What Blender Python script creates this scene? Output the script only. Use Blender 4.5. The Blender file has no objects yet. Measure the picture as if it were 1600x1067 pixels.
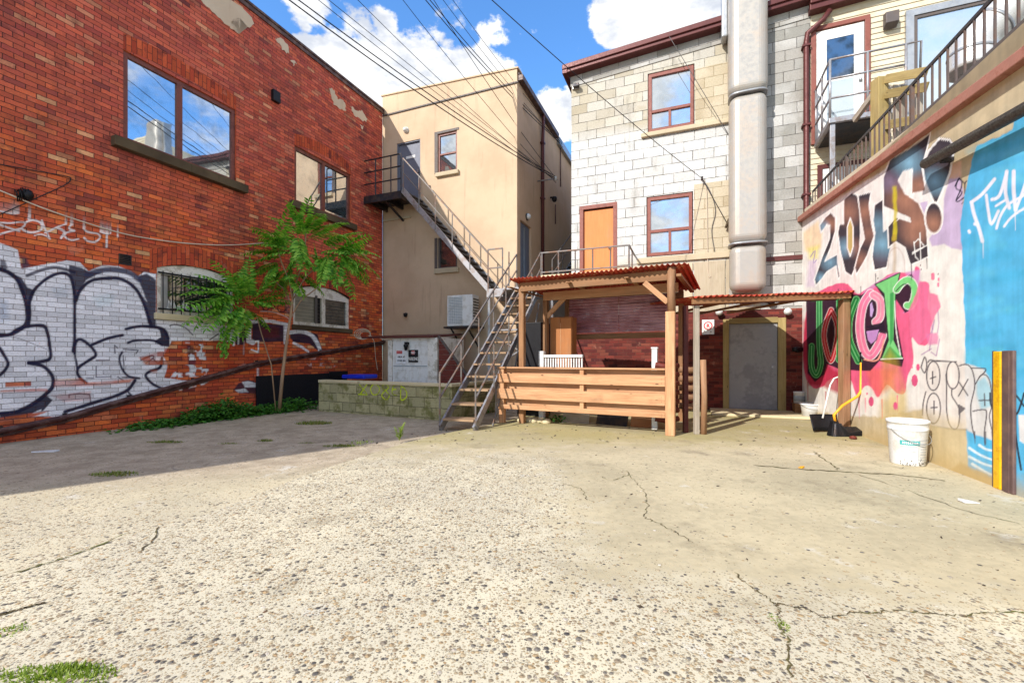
import bpy, bmesh, math, random
import numpy as np
from mathutils import Vector, Matrix
random.seed(7); rng = np.random.default_rng(7)
R_ = math.radians
SC = bpy.context.scene
COL = SC.collection
# ------------------------------------------------------------------ camera, sky, sun, exposure
FPX, HZ, CH = 700.0, 560.0, 1.2          # focal length (photo px), horizon row, eye height
cam = bpy.data.objects.new('camera', bpy.data.cameras.new('camera')); COL.objects.link(cam)
cam.location = (0, 0, CH); cam.rotation_euler = (R_(90), 0, 0)
cam.data.sensor_width = 36; cam.data.lens = FPX/1600*36; cam.data.shift_y = (HZ-533.5)/1600
cam.data.clip_start = .05; cam.data.clip_end = 3000
SC.camera = cam
SUN_AZ = (.72, .694); SUN_TAN = .66      # horizontal travel of the light, drop per metre
SUN_EL = math.atan(SUN_TAN)
sun = bpy.data.objects.new('sun', bpy.data.lights.new('sun', 'SUN')); COL.objects.link(sun)
sun.data.energy = 2.6; sun.data.angle = R_(.5); sun.data.color = (1.0, .955, .885)
sun.rotation_euler = Vector((SUN_AZ[0], SUN_AZ[1], -SUN_TAN)).to_track_quat('-Z', 'Y').to_euler()
SC.view_settings.view_transform = 'Standard'; SC.view_settings.look = 'None'
SC.view_settings.exposure = 1.18; SC.view_settings.gamma = 1

def lin(c):
    return tuple((v/255/12.92 if v/255 <= .04045 else ((v/255+.055)/1.055)**2.4) for v in c)

class NT:
    def __init__(s, tree): s.t = tree
    def n(s, typ, ins=None, **pr):
        nd = s.t.nodes.new(typ)
        for k, v in pr.items(): setattr(nd, k, v)
        for k, v in (ins or {}).items(): s.put(nd.inputs[k], v)
        return nd
    def put(s, sock, v):
        if isinstance(v, bpy.types.NodeSocket): s.t.links.new(v, sock)
        elif v is not None:
            if sock.type == 'RGBA' and len(v) == 3: v = (*v, 1)
            sock.default_value = v
    def m(s, op, a, b=None, c=None, clamp=False):
        nd = s.t.nodes.new('ShaderNodeMath'); nd.operation = op; nd.use_clamp = clamp
        for i, v in enumerate((a, b, c)):
            if v is not None: s.put(nd.inputs[i], v)
        return nd.outputs[0]
    def vm(s, op, a, b=None):
        nd = s.t.nodes.new('ShaderNodeVectorMath'); nd.operation = op
        s.put(nd.inputs[0], a)
        if b is not None: s.put(nd.inputs[3] if op == 'SCALE' else nd.inputs[1], b)
        return nd.outputs[1] if op in ('DOT_PRODUCT', 'LENGTH', 'DISTANCE') else nd.outputs[0]
    def mix(s, f, a, b, mode='MIX'):
        nd = s.t.nodes.new('ShaderNodeMix'); nd.data_type = 'RGBA'; nd.blend_type = mode
        s.put(nd.inputs[0], f); s.put(nd.inputs[6], a); s.put(nd.inputs[7], b)
        return nd.outputs[2]
    def ramp(s, f, stops, interp='LINEAR'):
        nd = s.t.nodes.new('ShaderNodeValToRGB'); cr = nd.color_ramp; cr.interpolation = interp
        while len(cr.elements) < len(stops): cr.elements.new(.5)
        for e, (p, c) in zip(cr.elements, stops):
            e.position = p; e.color = (*c, 1) if len(c) == 3 else c
        s.put(nd.inputs[0], f); return nd.outputs[0]
    def step(s, v, a, b, lo=0.0, hi=1.0):
        nd = s.t.nodes.new('ShaderNodeMapRange'); nd.interpolation_type = 'SMOOTHSTEP'
        s.put(nd.inputs[0], v); s.put(nd.inputs[1], a); s.put(nd.inputs[2], b); s.put(nd.inputs[3], lo); s.put(nd.inputs[4], hi)
        return nd.outputs[0]
    def noise(s, vec, sc, det=4, ro=.55, col=False):
        nd = s.n('ShaderNodeTexNoise', {'Vector': vec, 'Scale': sc, 'Detail': det, 'Roughness': ro})
        return nd.outputs[1] if col else nd.outputs[0]
    def vor(s, vec, sc, feat='F1', rnd=1.0):
        return s.n('ShaderNodeTexVoronoi', {'Vector': vec, 'Scale': sc, 'Randomness': rnd}, feature=feat)
    def scl(s, vec, v):
        return s.n('ShaderNodeMapping', {'Vector': vec, 'Scale': v}).outputs[0]
    def sep(s, v): return s.n('ShaderNodeSeparateXYZ', {0: v}).outputs
    def comb(s, x, y, z=0.0): return s.n('ShaderNodeCombineXYZ', {0: x, 1: y, 2: z}).outputs[0]
    def bump(s, h, st=.5, d=.01, nrm=None):
        nd = s.n('ShaderNodeBump', {'Height': h, 'Strength': st, 'Distance': d})
        if nrm is not None: s.put(nd.inputs['Normal'], nrm)
        return nd.outputs[0]

# ---- world: Nishita sky + clouds laid out by direction
W = bpy.data.worlds.new('World'); SC.world = W; W.use_nodes = True
w = NT(W.node_tree); W.node_tree.nodes.clear()
sky = w.n('ShaderNodeTexSky'); sky.sky_type = 'NISHITA'; sky.sun_disc = False
sky.sun_elevation = SUN_EL; sky.sun_rotation = math.atan2(-SUN_AZ[0], -SUN_AZ[1])
sky.altitude = 100; sky.air_density = 1.0; sky.dust_density = .3; sky.ozone_density = 2.2
tc = w.n('ShaderNodeTexCoord').outputs['Generated']
def cdir(px, py):
    return Vector(((px-800)/FPX, 1, (HZ-py)/FPX)).normalized()
blobs = [(500,125,4.2),(560,125,4.6),(620,150,6),(460,120,2.6),(680,135,6),(735,130,5),(772,140,4),(650,200,8),(560,60,2),(475,95,2.8),(530,90,2.7),
         (760,60,1.6),(725,68,1.8),(600,30,1.2),(475,3,2.8),(1040,20,4),(1090,40,3),(960,25,3),(1010,12,4.5),(1070,5,5),(1110,25,4),(1000,-30,6),(1060,55,2.5),
         (860,175,3.0),(890,185,3.5),(845,215,3),(250,-160,6),(620,235,8),(1250,-160,9),(500,180,8)]
fld = None
for px, py, rd in blobs:
    d = w.vm('DOT_PRODUCT', w.vm('NORMALIZE', tc), tuple(cdir(px, py)))
    v = w.n('ShaderNodeMapRange', {0: d, 1: math.cos(R_(rd*(1.0 if rd > 2.7 else 1.5))), 2: 1.0, 3: -.15, 4: 1.0 if rd > 2.7 else .34}).outputs[0]
    fld = v if fld is None else w.m('MAXIMUM', fld, v)
nz = w.noise(w.scl(tc, (1, 1, 1.5)), 12, 10, .62)
nz2 = w.noise(w.scl(tc, (1, 1, 1.9)), 2.4, 9, .6)
edge = w.m('ADD', fld, w.m('MULTIPLY', w.m('SUBTRACT', nz, .5), 2.6))
cl = w.step(edge, .12, .42)
sx = w.sep(tc)
back = w.step(sx[1], .35, -.05)       # outside the camera's own half: unseen cumulus added for reflections and fill light
right = w.step(sx[0], .62, .8)
oth = w.m('MAXIMUM', back, right)
cl2 = w.m('MULTIPLY', w.step(nz2, .41, .52), oth)
cl = w.m('MULTIPLY', w.m('MAXIMUM', cl, cl2), w.step(sx[2], -.02, .05))
shade = w.step(w.noise(w.scl(tc, (1, 1, 2.2)), 7, 7, .6), .36, .56)
ccol = w.mix(shade, (.58, .62, .70), (1.0, 1.0, 1.0))
b1 = w.n('ShaderNodeBackground', {0: w.mix(1.0, sky.outputs[0], (.50, .80, 1.05), 'MULTIPLY'), 1: .15})
b2 = w.n('ShaderNodeBackground', {0: ccol, 1: .56})
mx = w.n('ShaderNodeMixShader', {0: cl, 1: b1.outputs[0], 2: b2.outputs[0]})
w.n('ShaderNodeOutputWorld', {0: mx.outputs[0]})

# ------------------------------------------------------------------ frames (vertical planes) and points
class Frame:
    """vertical plane: u along d, z up, off = metres out of the plane towards the yard"""
    def __init__(s, ox, oy, dx, dy, sg=1):
        l = math.hypot(dx, dy); s.o = (ox, oy); s.d = (dx/l, dy/l); s.n = (sg*dy/l, -sg*dx/l)
        s.ang = math.atan2(dy, dx)
    def w(s, u, z, off=0.0):
        return Vector((s.o[0]+s.d[0]*u+s.n[0]*off, s.o[1]+s.d[1]*u+s.n[1]*off, z))
    def uz(s, px, py, off=0.0):
        a = (px-800)/FPX; ox = s.o[0]+s.n[0]*off; oy = s.o[1]+s.n[1]*off
        Y = (ox*s.d[1]-oy*s.d[0])/(a*s.d[1]-s.d[0]); X = a*Y
        return (X-ox)*s.d[0]+(Y-oy)*s.d[1], CH+(HZ-py)/FPX*Y
    def p(s, px, py, off=0.0):
        u, z = s.uz(px, py, off); return s.w(u, z, off)
def at(px, py, Y): return Vector(((px-800)/FPX*Y, Y, CH+(HZ-py)/FPX*Y))
def gr(px, py, z=0.0):
    Y = (CH-z)*FPX/(py-HZ); return Vector(((px-800)/FPX*Y, Y, z))
FL = Frame(-10.06, 0, .41, 1)        # red brick wall, left
FB = Frame(-4.13, 14.46, 1, -.41)    # stucco front
FS = Frame(.145, 12.71, .41, 1)      # stucco side along the alley
FK = Frame(1.55, 11.68, 1, -.4)      # block wall
FR = Frame(3.155, 0, .325, 1, -1)    # mural wall, right
FG = Frame(-.18, 8.4, 2.68, -1.4)    # pergola front
FC = Frame(2.88, 7.05, 2.65, .22)    # canopy front

# ------------------------------------------------------------------ mesh building
WM = {}
class MB:
    def __init__(s): s.v = []; s.f = []; s.uv = []; s.sm = []
    def face(s, pts, uvs=None, smooth=False):
        i = len(s.v); s.v += [Vector(p) for p in pts]; s.f.append(list(range(i, i+len(pts))))
        s.uv.append(uvs or [(0, 0)]*len(pts)); s.sm.append(smooth)
    def hexa(s, c, dims):
        """c: 8 corners indexed [x][y][z] -> c[x*4+y*2+z]; dims lengths along x,y,z"""
        ro = (random.random()*20, random.random()*20)
        quads = [((0,1,3,2),0),((4,6,7,5),0),((0,4,5,1),1),((2,3,7,6),1),((0,2,6,4),2),((1,5,7,3),2)]
        for q, ax in quads:
            a, b = [k for k in range(3) if k != ax]
            if dims[b] > dims[a]: a, b = b, a
            uvs = []
            for k in q:
                bit = ((k >> 2) & 1, (k >> 1) & 1, k & 1)
                uvs.append((bit[a]*dims[a]+ro[0], bit[b]*dims[b]+ro[1]+ax*.37))
            s.face([c[k] for k in q], uvs)
        return s
    def box(s, fr, u0, u1, o0, o1, z0, z1, zs=0.0):
        c = [fr.w(u, z+(zs*(u-u0)), o) for u in (u0, u1) for o in (o0, o1) for z in (z0, z1)]
        return s.hexa(c, (abs(u1-u0), abs(o1-o0), abs(z1-z0)))
    def beam(s, p0, p1, a, b, up=(0, 0, 1)):
        p0, p1 = Vector(p0), Vector(p1); t = (p1-p0); L = t.length; t.normalize()
        x = t.cross(Vector(up))
        if x.length < 1e-4: x = t.cross(Vector((1, 0, 0)))
        x.normalize(); y = x.cross(t).normalized()
        c = [p+x*sx*a/2+y*sy*b/2 for p in (p0, p1) for sx in (-1, 1) for sy in (-1, 1)]
        return s.hexa(c, (L, a, b))
    def tube(s, pts, r, n=8, caps=True):
        pts = [Vector(p) for p in pts]; rs = r if isinstance(r, (list, tuple)) else [r]*len(pts)
        rings = []; prev = None; Ls = 0
        for i, p in enumerate(pts):
            t = (pts[min(i+1, len(pts)-1)]-pts[max(i-1, 0)]).normalized()
            if prev is None:
                x = t.cross(Vector((0, 0, 1)))
                if x.length < 1e-3: x = t.cross(Vector((1, 0, 0)))
            else: x = prev-t*prev.dot(t)
            x.normalize(); prev = x; y = t.cross(x)
            if i: Ls += (p-pts[i-1]).length
            rings.append(([p+(x*math.cos(a)+y*math.sin(a))*rs[i] for a in [2*math.pi*k/n for k in range(n)]], Ls))
        for (ra, la), (rb, lb) in zip(rings, rings[1:]):
            for k in range(n):
                k2 = (k+1) % n; w0, w1 = k/n*2*math.pi*rs[0], (k+1)/n*2*math.pi*rs[0]
                s.face([ra[k], ra[k2], rb[k2], rb[k]], [(la, w0), (la, w1), (lb, w1), (lb, w0)], True)
        if caps:
            s.face(list(reversed(rings[0][0]))); s.face(rings[-1][0])
        return s
    def lathe(s, c, prof, n=24, tilt=None):
        c = Vector(c); M = tilt or Matrix.Identity(3)
        rings = [[c+M@Vector((r*math.cos(2*math.pi*k/n), r*math.sin(2*math.pi*k/n), z)) for k in range(n)] for r, z in prof]
        for j in range(len(rings)-1):
            for k in range(n):
                k2 = (k+1) % n
                s.face([rings[j][k], rings[j][k2], rings[j+1][k2], rings[j+1][k]],
                       [(k/n, prof[j][1]), ((k+1)/n, prof[j][1]), ((k+1)/n, prof[j+1][1]), (k/n, prof[j+1][1])], True)
        if prof[0][0] > 1e-4: s.face(list(reversed(rings[0])))
        if prof[-1][0] > 1e-4: s.face(rings[-1])
        return s
    def prism(s, fr, poly, o0, o1):
        n = len(poly)
        ar = sum(poly[i][0]*poly[(i+1) % n][1]-poly[(i+1) % n][0]*poly[i][1] for i in range(n))
        if ar < 0: poly = poly[::-1]
        f1 = [fr.w(u, z, o1) for u, z in poly]; f0 = [fr.w(u, z, o0) for u, z in poly]
        s.face(f1, list(poly)); s.face(f0[::-1], list(poly)[::-1])
        for i in range(n):
            j = (i+1) % n
            s.face([f0[i], f0[j], f1[j], f1[i]], [(poly[i][0]+poly[i][1], 0), (poly[j][0]+poly[j][1], 0), (poly[j][0]+poly[j][1], o1-o0), (poly[i][0]+poly[i][1], o1-o0)])
        return s
    def add(s, other):
        s.v += []; i = len(s.v); s.v += other.v; s.f += [[k+i for k in f] for f in other.f]; s.uv += other.uv; s.sm += other.sm
        return s
    def build(s, name, mat, parent=None, bevel=0, merge=False, solid=0):
        if parent is not None: M = WM[parent.name]
        else:
            xs = [v.x for v in s.v]; ys = [v.y for v in s.v]
            M = Matrix.Translation(((min(xs)+max(xs))/2, (min(ys)+max(ys))/2, min(v.z for v in s.v)))
        Mi = M.inverted()
        me = bpy.data.meshes.new(name); me.from_pydata([Mi@v for v in s.v], [], s.f)
        uvl = me.uv_layers.new(name='UVMap')
        flat = [c for fu in s.uv for uv in fu for c in uv[:2]]
        uvl.data.foreach_set('uv', flat)
        me.polygons.foreach_set('use_smooth', s.sm)
        if merge or any(s.sm) or bevel:
            bm = bmesh.new(); bm.from_mesh(me); bmesh.ops.remove_doubles(bm, verts=bm.verts, dist=1e-5); 
            if not merge: bmesh.ops.recalc_face_normals(bm, faces=bm.faces)
            bm.to_mesh(me); bm.free()
        if mat: me.materials.append(mat)
        o = bpy.data.objects.new(name, me); COL.objects.link(o)
        if parent is not None: o.parent = parent
        else: o.location = M.translation
        WM[o.name] = M
        if bevel:
            b = o.modifiers.new('bevel', 'BEVEL'); b.width = bevel; b.segments = 2; b.limit_method = 'ANGLE'; b.angle_limit = R_(40)
        return o
def tag(o, label=None, cat=None, group=None, kind=None):
    if label: o['label'] = label
    if cat: o['category'] = cat
    if group: o['group'] = group
    if kind: o['kind'] = kind
    return o
def thing(name, label, cat, loc, rz=0.0, group=None):
    o = bpy.data.objects.new(name, None); COL.objects.link(o); o.empty_display_size = .2
    o.location = loc; o.rotation_euler = (0, 0, rz)
    WM[o.name] = Matrix.Translation(Vector(loc))@Matrix.Rotation(rz, 4, 'Z')
    return tag(o, label, cat, group)
def copy_thing(o, loc, rz=None, label=None):
    def cp(a, par):
        c = a.copy(); COL.objects.link(c); c.parent = par
        for ch in [x for x in bpy.data.objects if x.parent == a]: cp(ch, c)
        return c
    c = cp(o, None); c.location = loc
    if rz is not None: c.rotation_euler = (0, 0, rz)
    if label: c['label'] = label
    return c
def catmull(pts, k=6):
    if len(pts) < 3: return [tuple(p) for p in pts]
    P = [pts[0]]+list(pts)+[pts[-1]]; out = []
    for i in range(1, len(P)-2):
        for j in range(k):
            t = j/k
            out.append(tuple(.5*((2*P[i][a])+(-P[i-1][a]+P[i+1][a])*t+(2*P[i-1][a]-5*P[i][a]+4*P[i+1][a]-P[i+2][a])*t*t+(-P[i-1][a]+3*P[i][a]-3*P[i+1][a]+P[i+2][a])*t**3) for a in range(len(P[i]))))
    out.append(tuple(pts[-1])); return out
# ------------------------------------------------------------------ materials
def newmat(name):
    m = bpy.data.materials.new(name); m.use_nodes = True; m.node_tree.nodes.clear(); return m, NT(m.node_tree)
def finish(t, col, rough=.8, metal=0.0, nrm=None, spec=.35, extra=None):
    p = t.n('ShaderNodeBsdfPrincipled', {'Base Color': col, 'Roughness': rough, 'Metallic': metal, 'Specular IOR Level': spec})
    if nrm is not None: t.put(p.inputs['Normal'], nrm)
    for k, v in (extra or {}).items(): t.put(p.inputs[k], v)
    t.n('ShaderNodeOutputMaterial', {0: p.outputs[0]}); return p
def uvn(t): return t.n('ShaderNodeTexCoord').outputs['UV']
def obn(t): return t.n('ShaderNodeTexCoord').outputs['Object']

def m_plain(name, rgb, rough=.6, metal=0.0, var=.12, dirt=None, dirtamt=.35, sc=6, bump=.15, spec=.35):
    m, t = newmat(name); c = lin(rgb); o = obn(t)
    n1 = t.noise(o, sc, 6); n2 = t.noise(o, sc*7, 4)
    v = t.step(n1, .3, .7, 1-var, 1+var)
    col = t.mix(1.0, c, t.n('ShaderNodeCombineColor', {0: v, 1: v, 2: v}).outputs[0], 'MULTIPLY')
    if dirt:
        f = t.m('MULTIPLY', t.step(t.m('ADD', n1, t.m('MULTIPLY', n2, .35)), .62, .82), dirtamt*2, clamp=True)
        col = t.mix(f, col, lin(dirt))
    finish(t, col, t.step(n2, .3, .7, max(0.02, rough-.1), min(1, rough+.1)), metal, t.bump(n2, bump, .004), spec)
    return m

def brick_parts(t, vec, wd, ht, mw, stag=.5, jit=.0035, seed=0.0):
    s = t.sep(vec); jn = t.noise(vec, 14, 3, .5, col=True); js = t.n('ShaderNodeSeparateColor', {0: jn}).outputs
    U = t.m('ADD', s[0], t.m('MULTIPLY', t.m('SUBTRACT', js[0], .5), jit*4)); Z = t.m('ADD', s[1], t.m('MULTIPLY', t.m('SUBTRACT', js[1], .5), jit*4))
    zr = t.m('DIVIDE', Z, ht); row = t.m('FLOOR', zr); fz = t.m('FRACT', zr)
    rr = t.n('ShaderNodeTexWhiteNoise', {'W': t.m('ADD', row, seed)}, noise_dimensions='1D').outputs[0]
    x = t.m('ADD', t.m('DIVIDE', U, wd), t.m('ADD', t.m('MULTIPLY', t.m('MODULO', row, 2.0), stag), t.m('MULTIPLY', rr, .16)))
    cell = t.m('FLOOR', x); fx = t.m('FRACT', x)
    dx = t.m('MULTIPLY', t.m('MINIMUM', fx, t.m('SUBTRACT', 1.0, fx)), wd)
    dz = t.m('MULTIPLY', t.m('MINIMUM', fz, t.m('SUBTRACT', 1.0, fz)), ht)
    d = t.m('MINIMUM', dx, dz)
    d = t.m('ADD', d, t.m('MULTIPLY', t.m('SUBTRACT', t.noise(vec, 60, 3), .5), jit*1.6))
    mort = t.step(d, mw*.5-.0015, mw*.5+.002, 1.0, 0.0)
    rnd = t.n('ShaderNodeTexWhiteNoise', {'Vector': t.comb(cell, row, seed)}, noise_dimensions='3D').outputs
    rs = t.n('ShaderNodeSeparateColor', {0: rnd[1]}).outputs
    return mort, rs, d

def m_brick(name, pal, wd=.235, ht=.077, mw=.008, mortar=(120, 70, 60), paint=False, stain=(60, 40, 50), stainamt=.5, rot=False, seed=0.0, hi=None):
    m, t = newmat(name); v = uvn(t)
    if rot:
        s = t.sep(v); v = t.comb(s[1], s[0])
    mort, rs, d = brick_parts(t, v, wd, ht, mw, seed=seed)
    base = t.ramp(rs[0], [(i/max(1, len(pal)-1), lin(c)) for i, c in enumerate(pal)], 'LINEAR')
    big = t.noise(v, .55, 5, .6); med = t.noise(v, 3.2, 5, .65); fine = t.noise(v, 45, 4, .6)
    if hi:   # second palette higher up the wall
        b2 = t.ramp(rs[0], [(i/max(1, len(hi)-1), lin(c)) for i, c in enumerate(hi)])
        f = t.step(t.m('ADD', t.sep(v)[1], t.m('MULTIPLY', t.m('SUBTRACT', big, .5), 6)), 3.0, 6.2)
        base = t.mix(f, base, b2)
    k = t.m('MULTIPLY', t.step(fine, .2, .8, .82, 1.12), t.step(rs[1], 0, 1, .82, 1.14))
    base = t.mix(1.0, base, t.n('ShaderNodeCombineColor', {0: k, 1: k, 2: k}).outputs[0], 'MULTIPLY')
    sm = t.m('MULTIPLY', t.step(t.m('ADD', med, t.m('MULTIPLY', t.m('SUBTRACT', rs[2], .5), .22)), .56, .72), stainamt)
    base = t.mix(sm, base, lin(stain))
    col = t.mix(mort, base, t.mix(t.step(med, .3, .7), lin(mortar), tuple(.45*x for x in lin(mortar))))
    soot = t.step(t.noise(t.scl(v, (1.2, .35, 1)), 1.0, 7, .68), .50, .68)
    col = t.mix(t.m('MULTIPLY', soot, .42), col, lin((72, 48, 52)))
    pale = t.step(t.noise(v, 2.1, 7, .7), .60, .70)
    col = t.mix(t.m('MULTIPLY', pale, .28), col, lin((214, 160, 136)))
    if paint:
        at_ = t.n('ShaderNodeAttribute', attribute_name='Paint')
        chip = t.step(t.m('ADD', t.noise(v, 22, 6, .7), t.m('MULTIPLY', t.m('SUBTRACT', rs[1], .5), .10)), .66, .71)
        pa = t.m('MULTIPLY', at_.outputs['Alpha'], t.m('SUBTRACT', 1.0, t.m('MULTIPLY', chip, .55)), clamp=True)
        pa = t.m('MULTIPLY', pa, t.step(mort, 0, 1, 1.0, .45))
        pc = t.mix(1.0, at_.outputs['Color'], t.n('ShaderNodeCombineColor', {0: k, 1: k, 2: k}).outputs[0], 'MULTIPLY')
        col = t.mix(pa, col, pc)
    h = t.m('ADD', t.m('MULTIPLY', t.m('SUBTRACT', 1.0, mort), 1.0), t.m('MULTIPLY', fine, .35))
    h = t.m('ADD', h, t.m('MULTIPLY', rs[2], .35))
    finish(t, col, .85, 0, t.bump(h, .75, .008), .25)
    return m
def m_block(name, white, bare, wd=.46, ht=.235, mw=.012, mortar=(150, 142, 128), wz=None, seed=0.0, moss=None, cover=.6, dirt=False):
    """painted concrete block; paint worn off in patches"""
    m, t = newmat(name); v = uvn(t); mort, rs, d = brick_parts(t, v, wd, ht, mw, jit=.003, seed=seed)
    med = t.noise(v, 1.3, 5, .6); fine = t.noise(v, 30, 5, .65); big = t.noise(v, .6, 4)
    a = t.mix(t.step(rs[0], 0, 1), lin(white[0]), lin(white[1]))
    b = t.mix(t.step(rs[1], 0, 1), lin(bare[0]), lin(bare[1]))
    f = t.step(t.m('ADD', big, t.m('MULTIPLY', t.m('SUBTRACT', rs[2], .5), .3)), cover-.06, cover+.10)
    if wz is not None:   # paint fresher in a band
        z = t.sep(v)[1]
        band = t.m('MULTIPLY', t.step(z, wz[0], wz[0]+.5), t.step(z, wz[1], wz[1]+.4, 1, 0))
        f = t.m('MULTIPLY', f, t.m('SUBTRACT', 1.0, t.m('MULTIPLY', band, .9)))
        f = t.m('MAXIMUM', f, t.m('MULTIPLY', t.step(z, wz[1]-.1, wz[1]+.6), t.step(rs[2], 0, 1, .55, .95)))
    base = t.mix(f, a, b)
    k = t.step(fine, .25, .75, .86, 1.08)
    base = t.mix(1.0, base, t.n('ShaderNodeCombineColor', {0: k, 1: k, 2: k}).outputs[0], 'MULTIPLY')
    pit = t.step(fine, .66, .74)
    base = t.mix(t.m('MULTIPLY', pit, .35), base, lin((120, 112, 100)))
    if moss:
        mm = t.step(t.noise(v, 2.6, 6, .7), .46, .62)
        base = t.mix(t.m('MULTIPLY', mm, .75), base, lin(moss))
    if dirt:
        dd_ = t.step(t.noise(t.scl(v, (1.6, .45, 1)), 1.4, 7, .7), .52, .68)
        base = t.mix(t.m('MULTIPLY', dd_, .38), base, lin((112, 106, 94)))
        wk = t.step(t.noise(v, 9, 5, .7), .60, .68)
        base = t.mix(t.m('MULTIPLY', wk, .3), base, lin((150, 138, 116)))
    mvar = t.m('MULTIPLY', mort, t.step(t.noise(v, 4.5, 3), .36, .56, .25, 1.0))
    col = t.mix(mvar, base, lin(mortar))
    h = t.m('ADD', t.m('MULTIPLY', t.m('SUBTRACT', 1.0, mort), 1.2), t.m('MULTIPLY', fine, .6))
    finish(t, col, .9, 0, t.bump(h, .7, .008), .2)
    return m
def m_stucco(name, rgb, rgb2, stain=(150, 130, 105), amt=.4, paint=False, fine_b=.35):
    m, t = newmat(name); v = uvn(t)
    big = t.noise(v, .8, 6, .6); med = t.noise(v, 5, 5, .6); fine = t.noise(v, 120, 3, .6)
    drip = t.noise(t.scl(v, (6, .5, 1)), 1.0, 5, .6)
    col = t.mix(t.step(big, .35, .65), lin(rgb), lin(rgb2))
    col = t.mix(t.m('MULTIPLY', t.step(drip, .56, .72), amt), col, lin(stain))
    if paint:
        at_ = t.n('ShaderNodeAttribute', attribute_name='Paint')
        chip = t.step(t.noise(v, 16, 7, .75), .64, .70)
        pa = t.m('MULTIPLY', at_.outputs['Alpha'], t.m('SUBTRACT', 1.0, t.m('MULTIPLY', chip, .35)), clamp=True)
        col = t.mix(pa, col, at_.outputs['Color'])
        k = t.m('MULTIPLY', t.step(med, .3, .7, .88, 1.06), t.step(t.noise(t.scl(v, (9, .7, 1)), 1.0, 5), .3, .7, .9, 1.05))
        col = t.mix(1.0, col, t.n('ShaderNodeCombineColor', {0: k, 1: k, 2: k}).outputs[0], 'MULTIPLY')
        z = t.sep(v)[1]
        lo = t.m('MULTIPLY', t.step(t.m('ADD', z, t.m('MULTIPLY', med, .25)), .42, .1), .7)
        col = t.mix(lo, col, lin((190, 165, 115)))
    h = t.m('ADD', t.m('MULTIPLY', fine, .5), t.m('MULTIPLY', med, 1.0))
    finish(t, col, .9, 0, t.bump(h, fine_b, .01), .2)
    return m
def m_wood(name, a, b, dark, rough=.65, knots=True, grey=0.0):
    m, t = newmat(name); v = uvn(t)
    wv = t.noise(t.scl(v, (.9, 9, 1)), 1.6, 5, .6)
    grain = t.noise(t.scl(v, (2.5, 70, 1)), 1.0, 4, .6)
    col = t.mix(t.step(wv, .3, .7), lin(a), lin(b))
    col = t.mix(t.m('MULTIPLY', t.step(grain, .48, .7), .45), col, lin(dark))
    if knots:
        vo = t.vor(t.scl(v, (1.0, 3.2, 1)), 3.2); kd = vo.outputs['Distance']; kr = t.n('ShaderNodeSeparateColor', {0: vo.outputs['Color']}).outputs[0]
        kn = t.m('MULTIPLY', t.step(kd, .05, .13, 1, 0), t.step(kr, .45, .5))
        col = t.mix(t.m('MULTIPLY', kn, .85), col, lin(tuple(x*.55 for x in dark)))
    blot = t.noise(v, 2.3, 6, .65)
    gy = t.step(t.noise(t.scl(v, (.7, 3, 1)), 1.5, 6, .7), .50, .72); col = t.mix(t.m('MULTIPLY', gy, .35), col, lin((146, 128, 106)))
    bd = t.step(t.noise(v, 34, 3, .7), .66, .74); col = t.mix(t.m('MULTIPLY', bd, .4), col, lin(tuple(x*.6 for x in dark)))
    col = t.mix(t.m('MULTIPLY', t.step(blot, .5, .72), .35+grey), col, lin((135, 120, 100)) if grey else lin(dark))
    isl = t.n('ShaderNodeNewGeometry').outputs['Random Per Island']; k = t.step(isl, 0, 1, .82, 1.1)
    col = t.mix(1.0, col, t.n('ShaderNodeCombineColor', {0: k, 1: k, 2: k}).outputs[0], 'MULTIPLY')
    finish(t, col, rough, 0, t.bump(t.m('ADD', grain, wv), .3, .003), .3)
    return m
def m_glass(name, tint=(.05, .07, .08), refl=.62, rough=.02):
    m, t = newmat(name); o = obn(t)
    wob = t.bump(t.noise(o, 1.8, 2), .06, .02)
    g = t.n('ShaderNodeBsdfGlossy', {'Color': (.93, .97, 1.0), 'Roughness': rough, 'Normal': wob})
    p = t.n('ShaderNodeBsdfPrincipled', {'Base Color': tint, 'Roughness': .1})
    film = t.m('MULTIPLY', t.step(t.noise(o, 3.0, 6, .65), .42, .72), .22)
    x = t.n('ShaderNodeMixShader', {0: t.m('SUBTRACT', refl, film), 1: p.outputs[0], 2: g.outputs[0]})
    t.n('ShaderNodeOutputMaterial', {0: x.outputs[0]}); return m
def m_leaf(name, cols, trans=.35, sc=3):
    m, t = newmat(name); o = obn(t)
    isl = t.n('ShaderNodeNewGeometry').outputs['Random Per Island']
    f = t.m('ADD', t.m('MULTIPLY', isl, .6), t.m('MULTIPLY', t.noise(o, sc, 3), .5))
    col = t.ramp(f, [(.15+.7*i/(len(cols)-1), lin(c)) for i, c in enumerate(cols)])
    d = t.n('ShaderNodeBsdfPrincipled', {'Base Color': col, 'Roughness': .5, 'Specular IOR Level': .4})
    tr = t.n('ShaderNodeBsdfTranslucent', {'Color': t.mix(1.0, col, (1.1, 1.25, .5), 'MULTIPLY')})
    x = t.n('ShaderNodeMixShader', {0: trans, 1: d.outputs[0], 2: tr.outputs[0]})
    t.n('ShaderNodeOutputMaterial', {0: x.outputs[0]}); return m

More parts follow.
